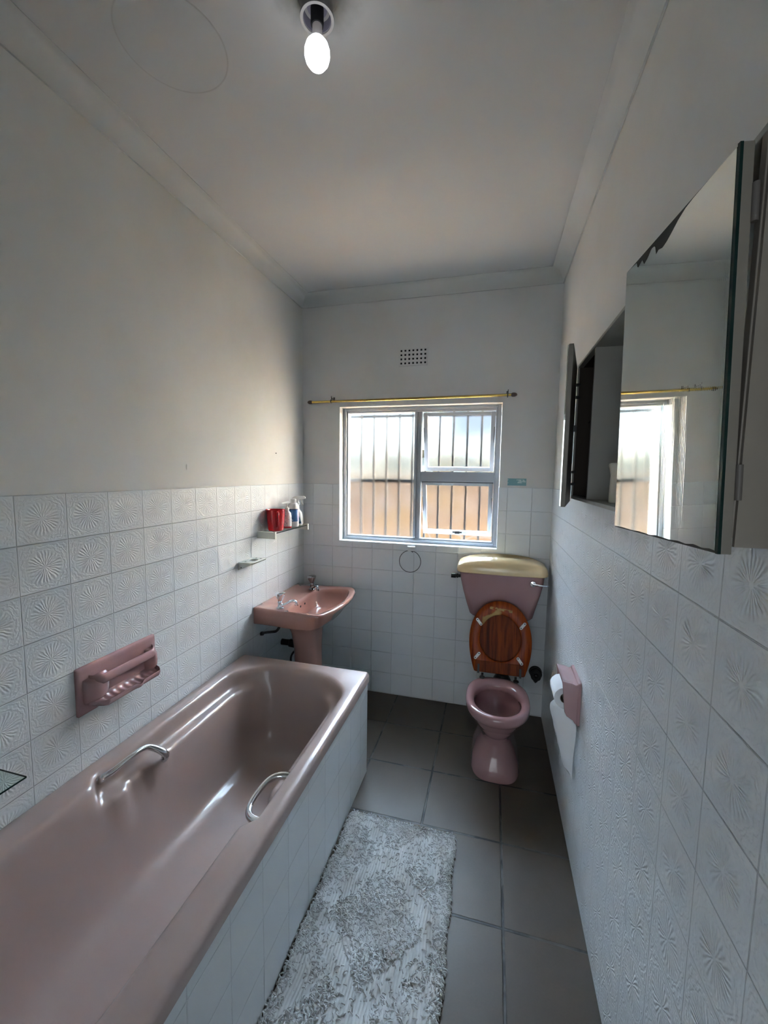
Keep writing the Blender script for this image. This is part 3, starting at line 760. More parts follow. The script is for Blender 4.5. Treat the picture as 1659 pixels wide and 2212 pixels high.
# spray bottle
sc_ = (.062, 2.552, SZ+.001)
sb = empty('spray_bottle', sc_, 'white trigger spray bottle with a blue label at the far end of the shelf', 'spray bottle')
def oval(cx, cy, rx, ry, z, n=36): return [(cx+rx*math.cos(2*PI*k/n), cy+ry*math.sin(2*PI*k/n), sc_[2]+z) for k in range(n)]
g = MB(); g.rings([oval(sc_[0],sc_[1],.030,.026,0), oval(sc_[0],sc_[1],.034,.029,.006), oval(sc_[0],sc_[1],.0355,.030,.05), oval(sc_[0]-.002,sc_[1],.031,.027,.085),
    oval(sc_[0]-.006,sc_[1],.018,.018,.110), oval(sc_[0]-.006,sc_[1],.016,.016,.135), oval(sc_[0]-.005,sc_[1],.020,.020,.147), oval(sc_[0]-.005,sc_[1],.013,.013,.160), oval(sc_[0]-.005,sc_[1],.013,.013,.166)], True, True, True)
keep(g.build('bottle_body', M['white'], None), sb)
m = mat('spray_label', (.02,.13,.24), .35); N = NT(m); vec, x = N.coords()
N.l(N.mix(N.ss(N.noise(vec, 55, 2), .5, .6), (.015,.10,.20), (.10,.32,.48)), N.b.inputs['Base Color'])
g = MB()
rows = []
for k in range(9):
    z = .012+.066*k/8; rx = interp([(0,.0345),(.05,.0362),(.085,.0318)], z); ry = rx*.845; w_ = 1.5*math.sqrt(max(.05, 1-(z-.012)/.075))+.2
    rows.append([(sc_[0]+rx*1.01*math.cos(a), sc_[1]+ry*1.01*math.sin(a), sc_[2]+z) for a in [-PI/2-.1+(-w_+2*w_*i/14)*.75 for i in range(15)]])
g.rings(rows, closed=False); keep(g.build('bottle_label', m, None), sb)
g = MB(); hx, hy, hz = sc_[0]-.005, sc_[1], sc_[2]+.166
g.tube([(hx,hy,hz-.004),(hx,hy,hz+.012)], .0145, 20)
def hb(pts, t):
    g.prism(pts, lambda p: (hx+p[0], hy-t, hz+p[1]), lambda p: (hx+p[0], hy+t, hz+p[1]))
hb([(-.034,.014),(-.020,.004),(.012,.004),(.026,.010),(.052,.013),(.056,.016),(.056,.028),(.048,.031),(.0,.030),(-.018,.026)], .010)
g.tube(smooth_path([(hx+.030,hy,hz+.013),(hx+.034,hy,hz-.002),(hx+.041,hy,hz-.022),(hx+.047,hy,hz-.030)], 5), [.0045]*16, 10)
g.tube([(hx+.055,hy,hz+.021),(hx+.062,hy,hz+.020)], .007, 12)
keep(g.build('spray_trigger', M['white'], None, smooth=True, bevel=.0015), sb)

# toothbrush holder
g = MB(); TY0, TY1, TZ = 1.957, 2.112, 1.083
hole_c, hole_r = (.046, 2.040), .024
# top plate with a round hole
outer_ = [(x, y) for x, y in rrect(.0005, .086, TY0, TY1, .006, 18, 18, 3)]
N_ = len(outer_); innr = []
for x, y in outer_:
    a = math.atan2(y-hole_c[1], x-hole_c[0]); innr.append((hole_c[0]+hole_r*math.cos(a), hole_c[1]+hole_r*1.15*math.sin(a)))
g.rings([[(x,y,TZ) for x,y in outer_], [(x,y,TZ+.004) for x,y in outer_], [(x,y,TZ+.004) for x,y in innr], [(x,y,TZ) for x,y in innr], [(x,y,TZ) for x,y in outer_]])
for y in (TY0, TY1-.004):
    g.prism([(.0005,TZ),(.084,TZ),(.080,TZ-.006),(.0005,TZ-.040)], lambda p, y=y: (p[0], y, p[1]), lambda p, y=y: (p[0], y+.004, p[1]))
g.box(.0005, .004, TY0, TY1, TZ-.040, TZ)
th = g.build('toothbrush_holder', M['ivory'], smooth=False, bevel=.0008)
top(th, 'empty white toothbrush and tumbler holder on the tiles left of the basin', 'toothbrush holder')
for x, y in ((.030,1.985),(.062,2.088),(.030,2.092)):
    g = MB(); g.lathe([(.0,0),(.0055,0),(.0055,.0006),(.0,.0006)], (x, y, TZ+.0041), 14); keep(g.build('brush_hole', M['steel'], None), th)
g = MB(); g.lathe([(.0,0),(.003,0),(.003,.0006),(.0,.0006)], (.021, TY0-.0006, TZ-.024), 12, 'y'); keep(g.build('screw_hole', M['black'], None), th)

# lower glass shelf at the left edge
gl = empty('glass_shelf', (0, .6, .735), 'plain glass shelf with dark green edge over the near end of the bath', 'shelf')
g = MB(); g.box(.001, .120, .32, .799, .731, .737)
o = g.build('glass_plate', [M['glass'], M['glassedge']], None, smooth=False, bevel=.001); keep(o, gl)
for i in (3, 4): o.data.polygons[i].material_index = 1
o.data.polygons[3].material_index = 1; o.data.polygons[4].material_index = 1; o.data.polygons[5].material_index = 0
for y in (.38, .70):
    g = MB(); g.box(.0005, .05, y, y+.02, .722, .731); g.box(.0005, .006, y-.005, y+.025, .705, .750); keep(g.build('shelf_bracket', M['chrome'], None, smooth=False, bevel=.001), gl)

# ------------------------------------------------------------------ ceramic soap dish with grab rail
sd_ = empty('soap_dish', (0, 1.2, .83), 'rose pink ceramic soap dish with grab rail on the tiles above the bath', 'soap dish')
A0, A1, Z0, Z1 = 1.034, 1.366, .742, .912
g = MB()
g.rings([[(x, y, z) for y, z in rrect(A0+i, A1-i, Z0+i, Z1-i, r, 20, 12, 6)] for x, i, r in ((.0005,0,.006),(.007,0,.006),(.011,.003,.006),(.013,.009,.006),(.013,.020,.012))], True, True, True)
keep(g.build('back_plate', M['rosepink'], None, angle=50), sd_)
# rail: a flat bar arching out of the plate
g = MB(); ys = [A0+.040+(A1-A0-.060)*i/40 for i in range(41)]; rs_ = []
for i, y in enumerate(ys):
    t = i/40; out = .012+.034*min(1, (1-abs(2*t-1))*4.5)**.5
    th_ = .0115; zh = .0175
    rs_.append([(out+th_*.8*math.cos(a), y, .860+zh*math.sin(a)-.10*out) for a in [2*PI*k/20 for k in range(20)]])
g.rings(rs_, True, True, True)
keep(g.build('grab_rail', M['rosepink'], None, angle=60), sd_)
# front wall and dish: cross-sections along y, lip with a drip notch in the middle, ribs on the floor
g = MB(); rs_ = []; n = 90
for i in range(n+1):
    t = i/n; y = A0+.036+(A1-A0-.046)*t; e_ = min(1, (1-abs(2*t-1))*4.5)**.5
    out = .014+.056*e_; notch = math.exp(-((t-.56)/.045)**2)
    rib = .0028*math.cos((y-1.0)*2*PI/.0265)*e_
    lipz = .783-.007*notch+.0*e_; lx = out+.006*notch
    zb = lerp(.79, .758, e_)
    rs_.append([(.011, y, .800+.004*e_), (.014, y, .782), (lerp(.012,.022,e_), y, .772+rib*.5), (lerp(.012,.045,e_), y, .768+rib), (lx-.012*e_, y, .771+rib*.5-.004*notch), (lx-.005*e_, y, lipz), (lx, y, lipz+.001), (lx+.002, y, lipz-.005), (lx-.006*e_, y, zb+.004), (lerp(.012,.040,e_), y, zb-.004), (.011, y, zb-.010)])
g.rings(rs_, True, True, True)
keep(g.build('soap_tray', M['rosepink'], None, angle=70), sd_)
# left and right cheeks joining rail and tray
for ya, yb in ((A0+.016, A0+.112), (A1-.060, A1-.010)):
    g = MB(); rs_ = []
    for i in range(13):
        t = i/12; y = lerp(ya, yb, t); h = math.sin(PI*min(1, t*1.0+.001)) if ya < 1.2 else math.sin(PI*t)
        o_x = .012+.034*max(0, h)**.6
        rs_.append([(.010, y, .868), (o_x*.8, y, .862), (o_x, y, .845), (o_x+.002, y, .82), (o_x, y, .80), (o_x*.8, y, .785), (.010, y, .775)])
    g.rings(rs_, True, True, True)
    keep(g.build('side_cheek', M['rosepink'], None, angle=75), sd_)

# ------------------------------------------------------------------ paper holder and roll on the right wall
ph = empty('paper_holder', (W, 1.78, .69), 'pink ceramic toilet paper holder on the right wall', 'toilet paper holder')
HY0, HY1 = 1.700, 1.862
g = MB()
g.rings([[(x, y, z) for y, z in rrect(HY0-.004+i, HY1+.004-i, .602+i, .780-i, .006, 10, 10, 5)] for x, i in ((W-.0005,0),(W-.006,0),(W-.011,.003),(W-.013,.008))], True, True, True)
keep(g.build('back_plate', M['rosepink'], None, angle=50), ph)
prof_ = [(W-.010,.772),(W-.020,.766),(W-.034,.771),(W-.052,.772),(W-.066,.775),(W-.070,.772),(W-.068,.758),(W-.062,.70),(W-.056,.652),(W-.048,.637),(W-.036,.629),(W-.024,.622),(W-.018,.612),(W-.010,.606)]
for ya, yb in ((HY0, HY0+.014), (HY1-.014, HY1)):
    g = MB(); g.prism(prof_, lambda p, y=ya: (p[0], y, p[1]), lambda p, y=yb: (p[0], y, p[1]))
    keep(g.build('side_arm', M['rosepink'], None, angle=50, bevel=.002), ph)
g = MB(); rs_ = []
for i in range(17):
    y = lerp(HY0+.001, HY1-.001, i/16); d = sstep(0,.22,i/16)*sstep(1,.78,i/16)
    rs_.append([(W-.010,y,.7725),(W-.020,y,.767),(W-.034,y,.7725-.001*d),(W-.046,y,.7735-.006*d),(W-.060,y,.7755-.005*d),(W-.068,y,.777),(W-.0705,y,.773),(W-.067,y,.766),(W-.04,y,.760),(W-.010,y,.758)])
g.rings(rs_, True, True, True)
keep(g.build('hood', M['rosepink'], None, angle=60), ph)
g = MB(); g.tube([(1.649, HY0+.012, .700), (1.649, HY1-.012, .700)], .011, 16)
keep(g.build('spindle', M['ivory'], None), ph)
RX, RZ = 1.649, .700
rl = empty('toilet_roll', (RX, 1.78, RZ), 'white toilet paper roll with a long loose sheet hanging down', 'toilet paper')
g = MB(); ya, yb = HY0+.018, HY1-.022
g.lathe([(.0215,ya),(.0435,ya),(.044,ya+.001),(.044,yb-.001),(.0435,yb),(.0215,yb),(.0215,ya)], (RX, 0, RZ), 48, 'y', cap0=False, cap1=False)
keep(g.build('paper_roll', M['paper'], None, angle=50), rl)
g = MB(); g.lathe([(.0195,ya+.0005),(.0216,ya+.0005),(.0216,yb),(.0195,yb),(.0195,ya+.0005)], (RX,0,RZ), 32, 'y', cap0=False, cap1=False)
keep(g.build('cardboard_core', mat('cardboard', (.18,.14,.11), .9), None), rl)
g = MB(); front = []; back = []
nz_, ny_ = 34, 14
for i in range(nz_+1):
    t = i/nz_; ra = []; rb = []
    for k in range(ny_+1):
        s = k/ny_                      # 0 near edge, 1 far edge
        y = lerp(ya, yb, s)
        zend = .366+.020*s+.045*sstep(.6,1,s)+.006*math.sin(9*s)
        if t < .12:
            a = math.radians(lerp(215, 268, t/.12)); x = RX+.0448*math.cos(a); z = RZ+.0448*math.sin(a)
        else:
            q = (t-.12)/.88; z = lerp(RZ-.0448, zend, q)
            near = RX+.040*sstep(.0, .22, q)
            far = RX-.036*sstep(.0,.24,q)+.014*sstep(.30,.65,q)+.020*sstep(.65, 1, q)
            x = lerp(near, far, s**.9)+.0025*math.sin(6*q+3*s)*sstep(0,.3,q)
            y += .006*math.sin(3.1*q)*(s-.5)*2
        ra.append((x, y, z)); rb.append((x+.0006, y+.0002, z))
    front.append(ra); back.append(rb)
rings_ = [r+list(reversed(b)) for r, b in zip(front, back)]
g.rings(rings_, True, True, True)
keep(g.build('loose_sheet', M['paper'], None, angle=70), rl)

# ------------------------------------------------------------------ mirror cabinet in the right wall
cab = empty('mirror_cabinet', (W, 1.30, 1.49), 'long wall cabinet sunk in the right wall with two open mirror doors', 'cabinet')
def cpart(g, name, m, par=None, **k): return keep(g.build(name, m, None, **k), par or cab)
FX = 1.657
B0, B1, BZ0, BZ1 = .692, 1.908, 1.489, 2.036
g = MB()
g.box(FX, W+.18, B0, B1, BZ0, BZ0+.012); cpart(g, 'bottom_board', M['cabwhite'], smooth=False, bevel=.001)
g = MB(); g.box(FX, W+.18, B0, B1, BZ1-.010, BZ1); cpart(g, 'top_board', M['cabwhite'], smooth=False, bevel=.001)
g = MB(); g.box(FX, W+.18, B1-.010, B1, BZ0+.012, BZ1-.010); cpart(g, 'side_board', M['cabwhite'], smooth=False, bevel=.001)
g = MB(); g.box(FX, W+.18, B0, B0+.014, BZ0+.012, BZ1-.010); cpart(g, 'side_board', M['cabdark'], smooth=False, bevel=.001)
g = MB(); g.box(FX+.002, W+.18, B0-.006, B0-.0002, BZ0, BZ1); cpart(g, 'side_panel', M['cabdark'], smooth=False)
g = MB(); g.box(W+.17, W+.18, B0+.014, B1-.010, BZ0+.012, BZ1-.010); cpart(g, 'back_board', M['cabwhite'], smooth=False)
g = MB(); g.box(FX+.004, W+.17, 1.618, 1.630, BZ0+.012, BZ1-.010); cpart(g, 'divider', M['cabwhite'], smooth=False, bevel=.001)
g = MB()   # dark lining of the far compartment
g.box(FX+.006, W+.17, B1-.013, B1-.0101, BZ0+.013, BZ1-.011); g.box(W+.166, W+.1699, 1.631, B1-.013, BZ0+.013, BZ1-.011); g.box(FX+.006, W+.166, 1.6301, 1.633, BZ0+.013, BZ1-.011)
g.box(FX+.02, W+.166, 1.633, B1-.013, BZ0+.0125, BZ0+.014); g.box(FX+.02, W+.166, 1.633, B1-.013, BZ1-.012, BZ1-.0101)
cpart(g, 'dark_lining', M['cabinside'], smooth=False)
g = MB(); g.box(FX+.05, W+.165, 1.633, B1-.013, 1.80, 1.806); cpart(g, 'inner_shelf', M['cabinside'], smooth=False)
# doors: slabs given by near/far ends, top and bottom
def door(near_b, near_t, far_b, far_t, zb_n, zt_n, zb_f, zt_f, th_, name, lab):
    """points on the room-side face; thickness towards the wall"""
    u = (Vector(far_b)-Vector(near_b)).normalized(); n_ = Vector((u.y, -u.x)); 
    if n_.x < 0: n_ = -n_
    o_ = n_*th_
    p = [(near_b[0],near_b[1],zb_n),(far_b[0],far_b[1],zb_f),(far_b[0]+o_.x,far_b[1]+o_.y,zb_f),(near_b[0]+o_.x,near_b[1]+o_.y,zb_n),
         (near_t[0],near_t[1],zt_n),(far_t[0],far_t[1],zt_f),(far_t[0]+o_.x,far_t[1]+o_.y,zt_f),(near_t[0]+o_.x,near_t[1]+o_.y,zt_n)]
    g = MB(); g.hexa(p); d = cpart(g, name, M['door_edge'], smooth=False, bevel=.001)
    if lab: d['label'] = lab
    return d, n_, u
NB, NTp, FB, FT = (1.643,.684), (1.630,.690), (1.601,1.023), (1.593,1.025)
zbn, ztn, zbf, ztf = 1.4785, 2.0135, 1.474, 2.0095
d, n_, u_ = door(NB, NTp, FB, FT, zbn, ztn, zbf, ztf, .0135, 'cabinet_door', 'door with a large chipped mirror, standing slightly open')
g = MB()
def DQ(a, b, off):
    x = lerp(lerp(NB[0],FB[0],a), lerp(NTp[0],FT[0],a), b); y = lerp(lerp(NB[1],FB[1],a), lerp(NTp[1],FT[1],a), b)
    z = lerp(lerp(zbn,zbf,a), lerp(ztn,ztf,a), b); return (x-n_.x*off, y-n_.y*off, z)
g.hexa([DQ(0,0,.0016),DQ(1,0,.0016),DQ(1,0,.0001),DQ(0,0,.0001),DQ(0,1,.0016),DQ(1,1,.0016),DQ(1,1,.0001),DQ(0,1,.0001)])
keep(g.build('mirror_backing', mat('mirror_backing', (.035,.035,.033), .6), None, smooth=False), d)
# mirror sheet with chipped upper and lower edges
chips = [(0,.003),(.06,.0025),(.18,.003),(.30,.004),(.36,.006),(.42,.012),(.47,.020),(.52,.027),(.56,.030),(.60,.026),(.625,.030),(.64,.012),(.68,.010),(.72,.020),(.76,.024),(.785,.012),(.80,.014),(.84,.019),(.855,.006),(.92,.004),(1.0,.003)]
lowc = [(0,.004),(.05,.008),(.10,.004),(.16,.009),(.22,.003),(.28,.007),(.36,.003),(.48,.006),(.55,.002),(.66,.005),(.75,.002),(.86,.004),(1,.002)]
def DP(a, b, off): # a along near->far, b 0 bottom..1 top
    x = lerp(lerp(NB[0],FB[0],a), lerp(NTp[0],FT[0],a), b); y = lerp(lerp(NB[1],FB[1],a), lerp(NTp[1],FT[1],a), b)
    z = lerp(lerp(zbn,zbf,a), lerp(ztn,ztf,a), b); return (x-n_.x*off, y-n_.y*off, z)
g = MB(); H_ = .535; na = 80; ft, fb, bt, bbk = [], [], [], []
A = [.018+(.990-.018)*i/na for i in range(na+1)]
for a in A:
    ct = interp(chips, 1-a if False else a)/H_; cb = (.0015+.45*interp(lowc, a))/H_
    ft.append(DP(a, 1-ct, .004)); fb.append(DP(a, cb, .004)); bt.append(DP(a, 1-ct, .0018)); bbk.append(DP(a, cb, .0018))
g.rings([ft, fb, bbk, bt, ft], closed=False)
g.face(*[0, len(A), 2*len(A), 3*len(A)])
k_ = len(A)-1; g.face(k_, 3*len(A)+k_, 2*len(A)+k_, len(A)+k_)
mo = keep(g.build('mirror', M['mirror'], None, smooth=False, fixn=True), d); mo['label'] = 'mirror glass with chipped top edge'
g = MB(); g.hexa([DP(-.001,0,.004),DP(.012,0,.0045),DP(.012,0,.0),DP(-.001,0,.0),DP(-.001,1,.004),DP(.012,1,.0045),DP(.012,1,.0),DP(-.001,1,.0)])
keep(g.build('mirror_edge', M['glassedge'], None, smooth=False), d)
for z in (1.935, 1.575):
    b_ = (z-1.476)/.535; q0 = DP(-.004, b_-.045, -.0165); q1 = DP(-.004, b_+.045, -.0165); g = MB(); g.tube([q0, q1], .0042, 12)
    keep(g.build('butt_hinge', mat('painted_hinge', (.16,.145,.13), .5) if z > 1.9 else bpy.data.materials['painted_hinge'], None), d)
# far door, hinged at the far end and ajar
d2, n2, u2 = door((1.5660,1.556), (1.5660,1.556), (1.640,1.905), (1.640,1.905), 1.476, 2.025, 1.478, 2.027, .0145, 'cabinet_door', 'door ajar at the far end of the cabinet, seen edge-on')
g = MB(); a0, a1 = Vector((1.5660,1.556)), Vector((1.640,1.905)); o0 = a0-n2*.004; o1 = a1-n2*.004; i0 = a0-n2*.0003; i1 = a1-n2*.0003
g.hexa([(o0.x,o0.y,1.479),(o1.x,o1.y,1.480),(i1.x,i1.y,1.480),(i0.x,i0.y,1.479),(o0.x,o0.y,2.022),(o1.x,o1.y,2.024),(i1.x,i1.y,2.024),(i0.x,i0.y,2.022)])
keep(g.build('mirror', M['mirror'], None, smooth=False), d2)
for z in (1.575, 1.93):
    g = MB(); g.box(1.636, 1.668, 1.880, 1.8975, z-.030, z-.020); g.box(1.636, 1.668, 1.880, 1.8975, z+.020, z+.030); g.box(1.640, 1.646, 1.884, 1.8975, z-.024, z+.024)
    keep(g.build('door_hinge', M['black'], None, smooth=False, bevel=.001), d2)
g = MB(); g.box(1.632, 1.660, 1.870, 1.882, 1.765, 1.790)
keep(g.build('door_catch', M['steel'], None, smooth=False, bevel=.001), d2)
# white bottle inside
g = MB(); bx, by, bz = 1.722, 1.452, BZ0+.0125
g.lathe([(.0,0),(.030,0),(.032,.003),(.0315,.05),(.030,.085),(.034,.105),(.038,.116),(.036,.122),(.030,.124),(.0,.124)], (bx, by, bz), 40)
top(g.build('plastic_bottle', M['ivory'], angle=50), 'off-white plastic bottle standing inside the open cabinet', 'bottle')

# ------------------------------------------------------------------ things on the far wall
cr_ = empty('curtain_rod', (.76, 2.71, 2.07), 'bare brass curtain rod above the window', 'curtain rod')
g = MB(); g.tube([(.098,2.712,2.071),(1.425,2.712,2.076)], .0078, 18); keep(g.build('rod', M['brass'], None), cr_)
for x, s in ((.098,-1),(1.425,1)):
    z = 2.071 if s < 0 else 2.076
    g = MB(); g.tube([(x,2.712,z),(x+s*.004,2.712,z),(x+s*.008,2.712,z),(x+s*.022,2.712,z),(x+s*.032,2.712,z),(x+s*.036,2.712,z)], [.010,.011,.013,.0125,.008,.002], 18)
    keep(g.build('finial', M['brown'], None), cr_)
for x in (.239, 1.404):
    g = MB(); z = 2.073
    g.tube([(x,D-.002,z+.022),(x,2.735,z+.020),(x,2.715,z+.026)], .0028, 8)
    ringp = [(x, 2.712+.0105*math.cos(a), z+.0105*math.sin(a)) for a in [PI/2+2*PI*k/20*.95 for k in range(20)]]
    g.tube(ringp, .003, 8); g.tube([(x,2.722,z+.012),(x+.003,2.706,z+.034)], .0022, 8)
    g.box(x-.006, x+.006, D-.003, D-.0003, z+.008, z+.036)
    keep(g.build('rod_bracket', M['steel'], None), cr_)
# air brick
g = MB(); vx0, vx1, vz0, vz1 = .700, .893, 2.298, 2.412
nxv, nzv = 7, 4; hw = .0125
xs = []; cellw = (vx1-vx0-.006)/nxv; cellh = (vz1-vz0-.006)/nzv
zs = []
xe = [vx0]
for i in range(nxv): c_ = vx0+.003+cellw*(i+.5); xe += [c_-hw/2, c_+hw/2]
xe.append(vx1); ze = [vz0]
for i in range(nzv): c_ = vz0+.003+cellh*(i+.5); ze += [c_-hw/2, c_+hw/2]
ze.append(vz1)
for i in range(len(xe)-1):
    for k in range(len(ze)-1):
        if i % 2 == 1 and k % 2 == 1: continue
        g.box(xe[i], xe[i+1], D-.002, D+TT-.0002, ze[k], ze[k+1])
vent = empty('air_vent', (.80, D, 2.355), 'white air brick with a grid of small square holes above the window', 'air vent')
keep(g.build('grille', M['plaster_far'], None, smooth=False), vent)
g = MB(); g.box(vx0+.004, vx1-.004, D+TT-.0008, D+TT-.0003, vz0+.004, vz1-.004); keep(g.build('dark_backing', M['dark'], None, smooth=False), vent)
# towel ring
tr = empty('towel_ring', (.81, D, 1.07), 'thin chrome towel ring on a white mount below the window', 'towel ring')
g = MB(); g.box(.783, .838, D-.012, D-.0005, 1.050, 1.088); g.box(.790, .838, D-.030, D-.012, 1.058, 1.088)
keep(g.build('mount', M['white'], None, smooth=False, bevel=.002), tr)
g = MB(); rc = (.806, D-.022, .985); P = [(rc[0]+.0745*math.cos(a), rc[1]+.004*math.sin(a), rc[2]+.0745*math.sin(a)) for a in [2*PI*k/64 for k in range(65)]]
g.tube(P, .0022, 10); g.tube([(.808,D-.022,1.062),(.822,D-.022,1.052),(.836,D-.022,1.062)], .004, 8)
keep(g.build('ring', M['steel'], None), tr)
# small blue sticker with a pale bird-like shape
m = mat('sticker_paper', (.25,.52,.56), .5); N = NT(m); vec, x = N.coords()
bl = N.math('MULTIPLY', N.ss(N.noise(vec, 42, 2), .52, .56), N.ss(N.math('ABSOLUTE', N.math('SUBTRACT', x['Z'], 1.545)), .010, .014, inv=True))
N.l(N.mix(bl, (.22,.45,.50), (.55,.72,.72)), N.b.inputs['Base Color'])
g = MB(); g.box(1.427, 1.541, D+TT-.0012, D+TT-.0003, 1.518, 1.563)
top(g.build('wall_sticker', m, smooth=False), 'small pale blue rectangular sticker on the wall right of the window', 'sticker')
# rawl plug and paint blister on the left wall
g = MB(); g.lathe([(.0,.0),(.0035,.0),(.003,.004),(.0,.005)], (-TT, 2.386, 1.702), 12, 'x')
top(g.build('wall_plug', M['steel']), 'small dark screw left in the left wall above the shelf', 'screw')
g = MB(); rs_ = [[(-TT+h, 1.596+r*.45*math.cos(a), 1.597+r*(math.sin(a) if math.sin(a) < 0 else 1.7*math.sin(a))) for a in [2*PI*k/24 for k in range(24)]] for r, h in ((.011,-.0005),(.009,.0016),(.005,.0028),(.001,.003))]
g.rings(rs_, True, False, True)
top(g.build('paint_blister', M['plaster']), 'small paint drip blister on the left wall above the tiles', 'paint blister')

# ------------------------------------------------------------------ ceiling lamp
la = empty('ceiling_lamp', (.86, 1.095, ZC), 'bare lit bulb in a grey batten lampholder on the ceiling', 'lamp')
LX, LY = .858, 1.098
m = mat('lampholder_plastic', (.30,.29,.28), .5); M['lampholder'] = m
m2_ = mat('lampholder_inside', (.20,.19,.24), .45)
g = MB(); g.lathe([(.0,ZC-.001),(.052,ZC-.001),(.052,ZC-.012),(.046,ZC-.020),(.040,ZC-.030),(.040,ZC-.058),(.043,ZC-.060),(.043,ZC-.066),(.036,ZC-.066),(.034,ZC-.040),(.0,ZC-.038)], (LX,LY,0), 48, cap0=False, cap1=False)
keep(g.build('batten_holder', m, None, angle=45), la)
g = MB(); g.lathe([(.015,ZC-.0383),(.0345,ZC-.0383),(.0365,ZC-.062),(.0352,ZC-.062),(.033,ZC-.0395),(.015,ZC-.0395)], (LX,LY,0), 40, cap0=False, cap1=False)
keep(g.build('shade_ring', m2_, None, angle=45), la)
g = MB(); g.lathe([(.0,ZC-.080),(.0155,ZC-.080),(.0165,ZC-.076),(.0165,ZC-.040),(.0,ZC-.040)], (LX,LY,0), 28)
keep(g.build('lamp_socket', M['dark'], None, angle=45), la)
g = MB(); g.lathe([(.0,ZC-.082),(.0125,ZC-.080),(.0125,ZC-.098),(.0155,ZC-.112),(.0,ZC-.112)], (LX,LY,0), 32)
keep(g.build('bulb_collar', mat('bulb_collar', (.62,.60,.60), .4), None, angle=50), la)
bm_ = mat('lit_bulb', (1,1,1), .3, emis=(.93,.95,1.0), estr=8.0)
g = MB(); g.lathe([(.0,ZC-.181),(.011,ZC-.179),(.021,ZC-.173),(.029,ZC-.162),(.0325,ZC-.149),(.032,ZC-.137),(.028,ZC-.125),(.021,ZC-.116),(.0155,ZC-.112)], (LX,LY,0), 40, cap0=False, cap1=False)
keep(g.build('light_bulb', bm_, None), la)

# ------------------------------------------------------------------ bath mat
mt = empty('bath_mat', (1.0, 1.3, 0), 'shaggy off-white cotton bath mat with a tufted diamond pattern on the floor', 'bath mat')
def mpt(u, v):
    """u across (0 left..1 right), v along (0 far..1 near)"""
    fl, fr_, nl, nr = (.757,1.706), (1.228,1.700), (.750,.86), (1.240,.86)
    x = lerp(lerp(fl[0],fr_[0],u), lerp(nl[0],nr[0],u), v); y = lerp(lerp(fl[1],fr_[1],u), lerp(nl[1],nr[1],u), v)
    x += .004*math.sin(v*23)*(2*u-1); return x, y
def pile(u, v):
    # 1 where tufted, 0 where the flat ribbed weave shows
    a = abs((u-.5)*2); b = (v*.86/.86)*1.75
    f = abs(((b+.12) % 1.0)-.5)*2          # zig-zag along the mat
    dmd = abs(a-f*.85)
    band = 1-sstep(.10, .17, dmd)
    inner_ = 1 if a < f*.85-.16 else 0
    edge = max(sstep(.085, .04, u), sstep(.915, .96, u), sstep(.045, .02, v))
    wv = .5+.5*math.sin(u*31+math.sin(v*17)*2)*math.sin(v*43+u*9)
    return max(edge, inner_*(.75+.2*wv), .05+.08*wv if band > .5 else (.40+.3*wv if a > f*.85+.20 and a < f*.85+.55 else .08))
cot = mat('cotton_yarn', (.66,.66,.61), .95, spec=.1); N = NT(cot); vec, x = N.coords()
N.l(N.mix(N.ss(N.noise(vec, 9, 4, .6), .35, .7), (.60,.605,.60), (.47,.465,.445)), N.b.inputs['Base Color'])
cot.node_tree.nodes['Principled BSDF'].inputs['Sheen Weight'].default_value = .2
g = MB(); nu, nv = 150, 190; rows = []
for k in range(nv+1):
    v = k/nv; row = []
    for i in range(nu+1):
        u = i/nu; x_, y_ = mpt(u, v)
        p = pile(u, v); e_ = min(1, min(u, 1-u)*40, min(v, 1-v)*60)
        rib = .0016*math.cos(u*2*PI*46+.5*math.sin(v*40))*(1-p)
        z = .004+.006*e_+rib+p*(.003+random.uniform(-.0035,.0035))+.0015*math.sin(v*19+u*7)
        row.append((x_, y_, max(.003, z)))
    rows.append(row)
g.rings(rows, closed=False)
keep(g.build('woven_base', cot, None, angle=80, fixn=False), mt)
o = bpy.data.objects['woven_base']; md = o.modifiers.new('solid', 'SOLIDIFY'); md.thickness = .002; md.offset = -1
g = MB()
def strand(x, y, z, L, az, up, r=.0016):
    P = []; n = 4; cx_, cy_, cz_ = x, y, z; el = up
    for i in range(n+1):
        P.append((cx_, cy_, cz_)); s = L/n
        cx_ += s*math.cos(el)*math.cos(az); cy_ += s*math.cos(el)*math.sin(az); cz_ = max(.002, cz_+s*math.sin(el))
        el -= random.uniform(.5, .9)*1.1; az += random.uniform(-.5,.5)
    g.tube(P, [r*1.1, r*1.1, r, r*.9, r*.6], 5)
cnt = 0
while cnt < 9000:
    u, v = random.random(), random.random()
    p = pile(u, v)
    if random.random() > p: continue
    x_, y_ = mpt(u, v); strand(x_, y_, .008, random.uniform(.016,.028), random.uniform(0, 2*PI), random.uniform(.6,1.5), .0021); cnt += 1
for k in range(1500):   # fringe round the edges
    s = random.random()
    if s < .40: u, v, az = 0.0, random.random(), PI
    elif s < .80: u, v, az = 1.0, random.random(), 0
    else: u, v, az = random.random(), 0.0, PI/2
    x_, y_ = mpt(u, v); x_ -= .004*math.cos(az); y_ -= .004*math.sin(az)
    az += random.uniform(-.9,.9)
    if u == 0.0: strand(x_+.004, y_, .008, random.uniform(.010,.016), az, random.uniform(.6,1.2), .002)
    else: strand(x_, y_, .008, random.uniform(.014,.030), az, random.uniform(.1,.7), .002)
o = keep(g.build('cotton_pile', cot, None, fixn=False), mt); o['kind'] = 'stuff'

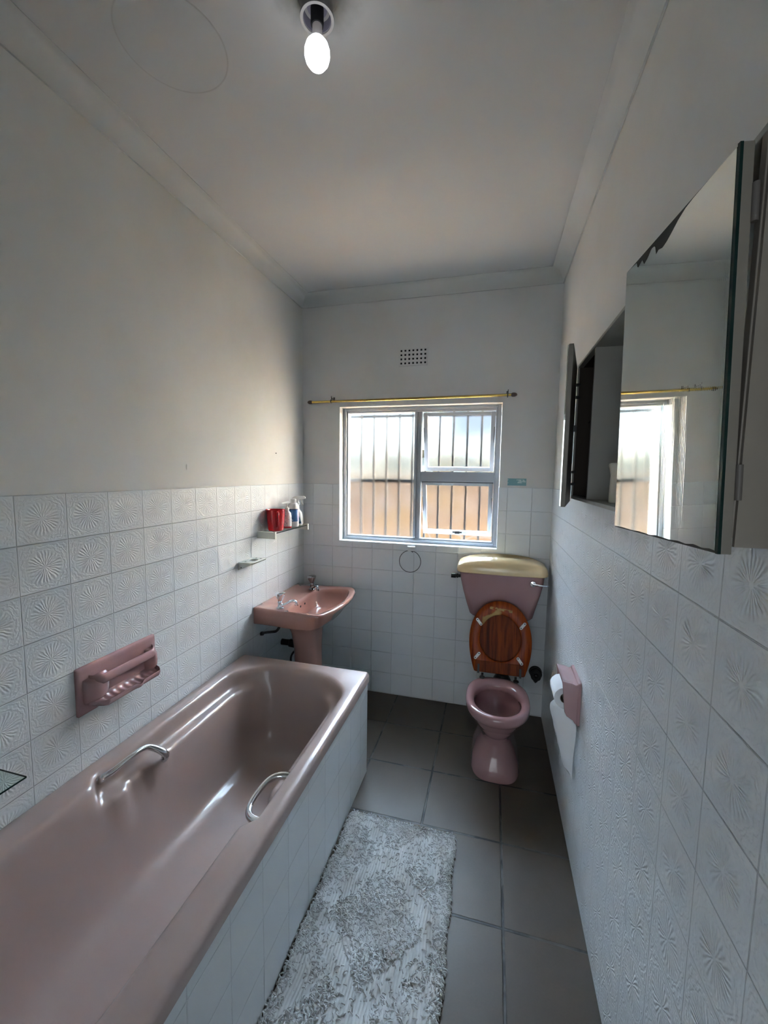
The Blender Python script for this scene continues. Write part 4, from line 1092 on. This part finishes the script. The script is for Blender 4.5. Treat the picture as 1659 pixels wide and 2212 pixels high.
# ------------------------------------------------------------------ light
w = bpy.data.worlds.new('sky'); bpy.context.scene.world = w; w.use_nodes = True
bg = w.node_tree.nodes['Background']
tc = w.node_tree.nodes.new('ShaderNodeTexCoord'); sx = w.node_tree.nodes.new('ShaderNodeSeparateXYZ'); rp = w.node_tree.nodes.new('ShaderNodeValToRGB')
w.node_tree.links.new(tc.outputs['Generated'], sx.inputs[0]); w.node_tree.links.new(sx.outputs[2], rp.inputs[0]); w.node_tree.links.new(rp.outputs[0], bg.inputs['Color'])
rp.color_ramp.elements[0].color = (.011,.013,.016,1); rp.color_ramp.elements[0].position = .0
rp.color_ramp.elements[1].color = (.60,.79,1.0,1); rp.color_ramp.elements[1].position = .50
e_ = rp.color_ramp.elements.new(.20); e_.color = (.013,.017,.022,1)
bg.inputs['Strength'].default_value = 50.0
sun = bpy.data.objects.new('sun', bpy.data.lights.new('sun', 'SUN')); C.objects.link(sun)
sun.data.energy = 125; sun.data.color = (1.0,.86,.68); sun.data.angle = .01
sv = Vector((.78, .05, -.62)).normalized()
sun.rotation_euler = sv.to_track_quat('-Z', 'Y').to_euler()

hl = bpy.data.objects.new('passage_window_light', bpy.data.lights.new('passage_window_light', 'AREA')); C.objects.link(hl)
hl.data.shape = 'RECTANGLE'; hl.data.size = 1.8; hl.data.size_y = 1.9; hl.data.energy = 29; hl.data.color = (.84,.93,1.0)
hl.location = (1.1, PY+.02, 1.35); hl.rotation_euler = (PI/2, 0, 0)

# ------------------------------------------------------------------ camera
cam = bpy.data.objects.new('camera', bpy.data.cameras.new('camera')); C.objects.link(cam)
yaw, pitch, roll, f = .2581, -.0937, .0138, 884.17
cy_, sy_ = math.cos(yaw), math.sin(yaw); cp, sp = math.cos(pitch), math.sin(pitch)
fwd = Vector((-sy_*cp, cy_*cp, sp)); right = Vector((cy_, sy_, 0)); up = right.cross(fwd)
r2 = math.cos(roll)*right+math.sin(roll)*up; u2_ = -math.sin(roll)*right+math.cos(roll)*up
mw = Matrix.Identity(4)
for i in range(3): mw[i][0] = r2[i]; mw[i][1] = u2_[i]; mw[i][2] = -fwd[i]
mw[0][3], mw[1][3], mw[2][3] = 1.3354, .026, 1.5831
cam.matrix_world = mw
cam.data.sensor_fit = 'HORIZONTAL'; cam.data.sensor_width = 36; cam.data.lens = f/1659*36
cam.data.clip_start = .01; cam.data.clip_end = 200
sc = bpy.context.scene; sc.camera = cam
sc.view_settings.view_transform = 'Standard'; sc.view_settings.look = 'None'; sc.view_settings.gamma = 1.0
sc.view_settings.use_curve_mapping = False; sc.view_settings.exposure = 0.12
try:
    cy = sc.cycles; cy.use_denoising = True; cy.denoiser = 'OPENIMAGEDENOISE'
    cy.max_bounces = 6; cy.diffuse_bounces = 3; cy.glossy_bounces = 4; cy.transmission_bounces = 6; cy.transparent_max_bounces = 8
    cy.sample_clamp_indirect = 80; cy.use_adaptive_sampling = False; cy.use_light_tree = False; cy.caustics_refractive = True; cy.caustics_reflective = False; cy.blur_glossy = .5
except Exception: pass
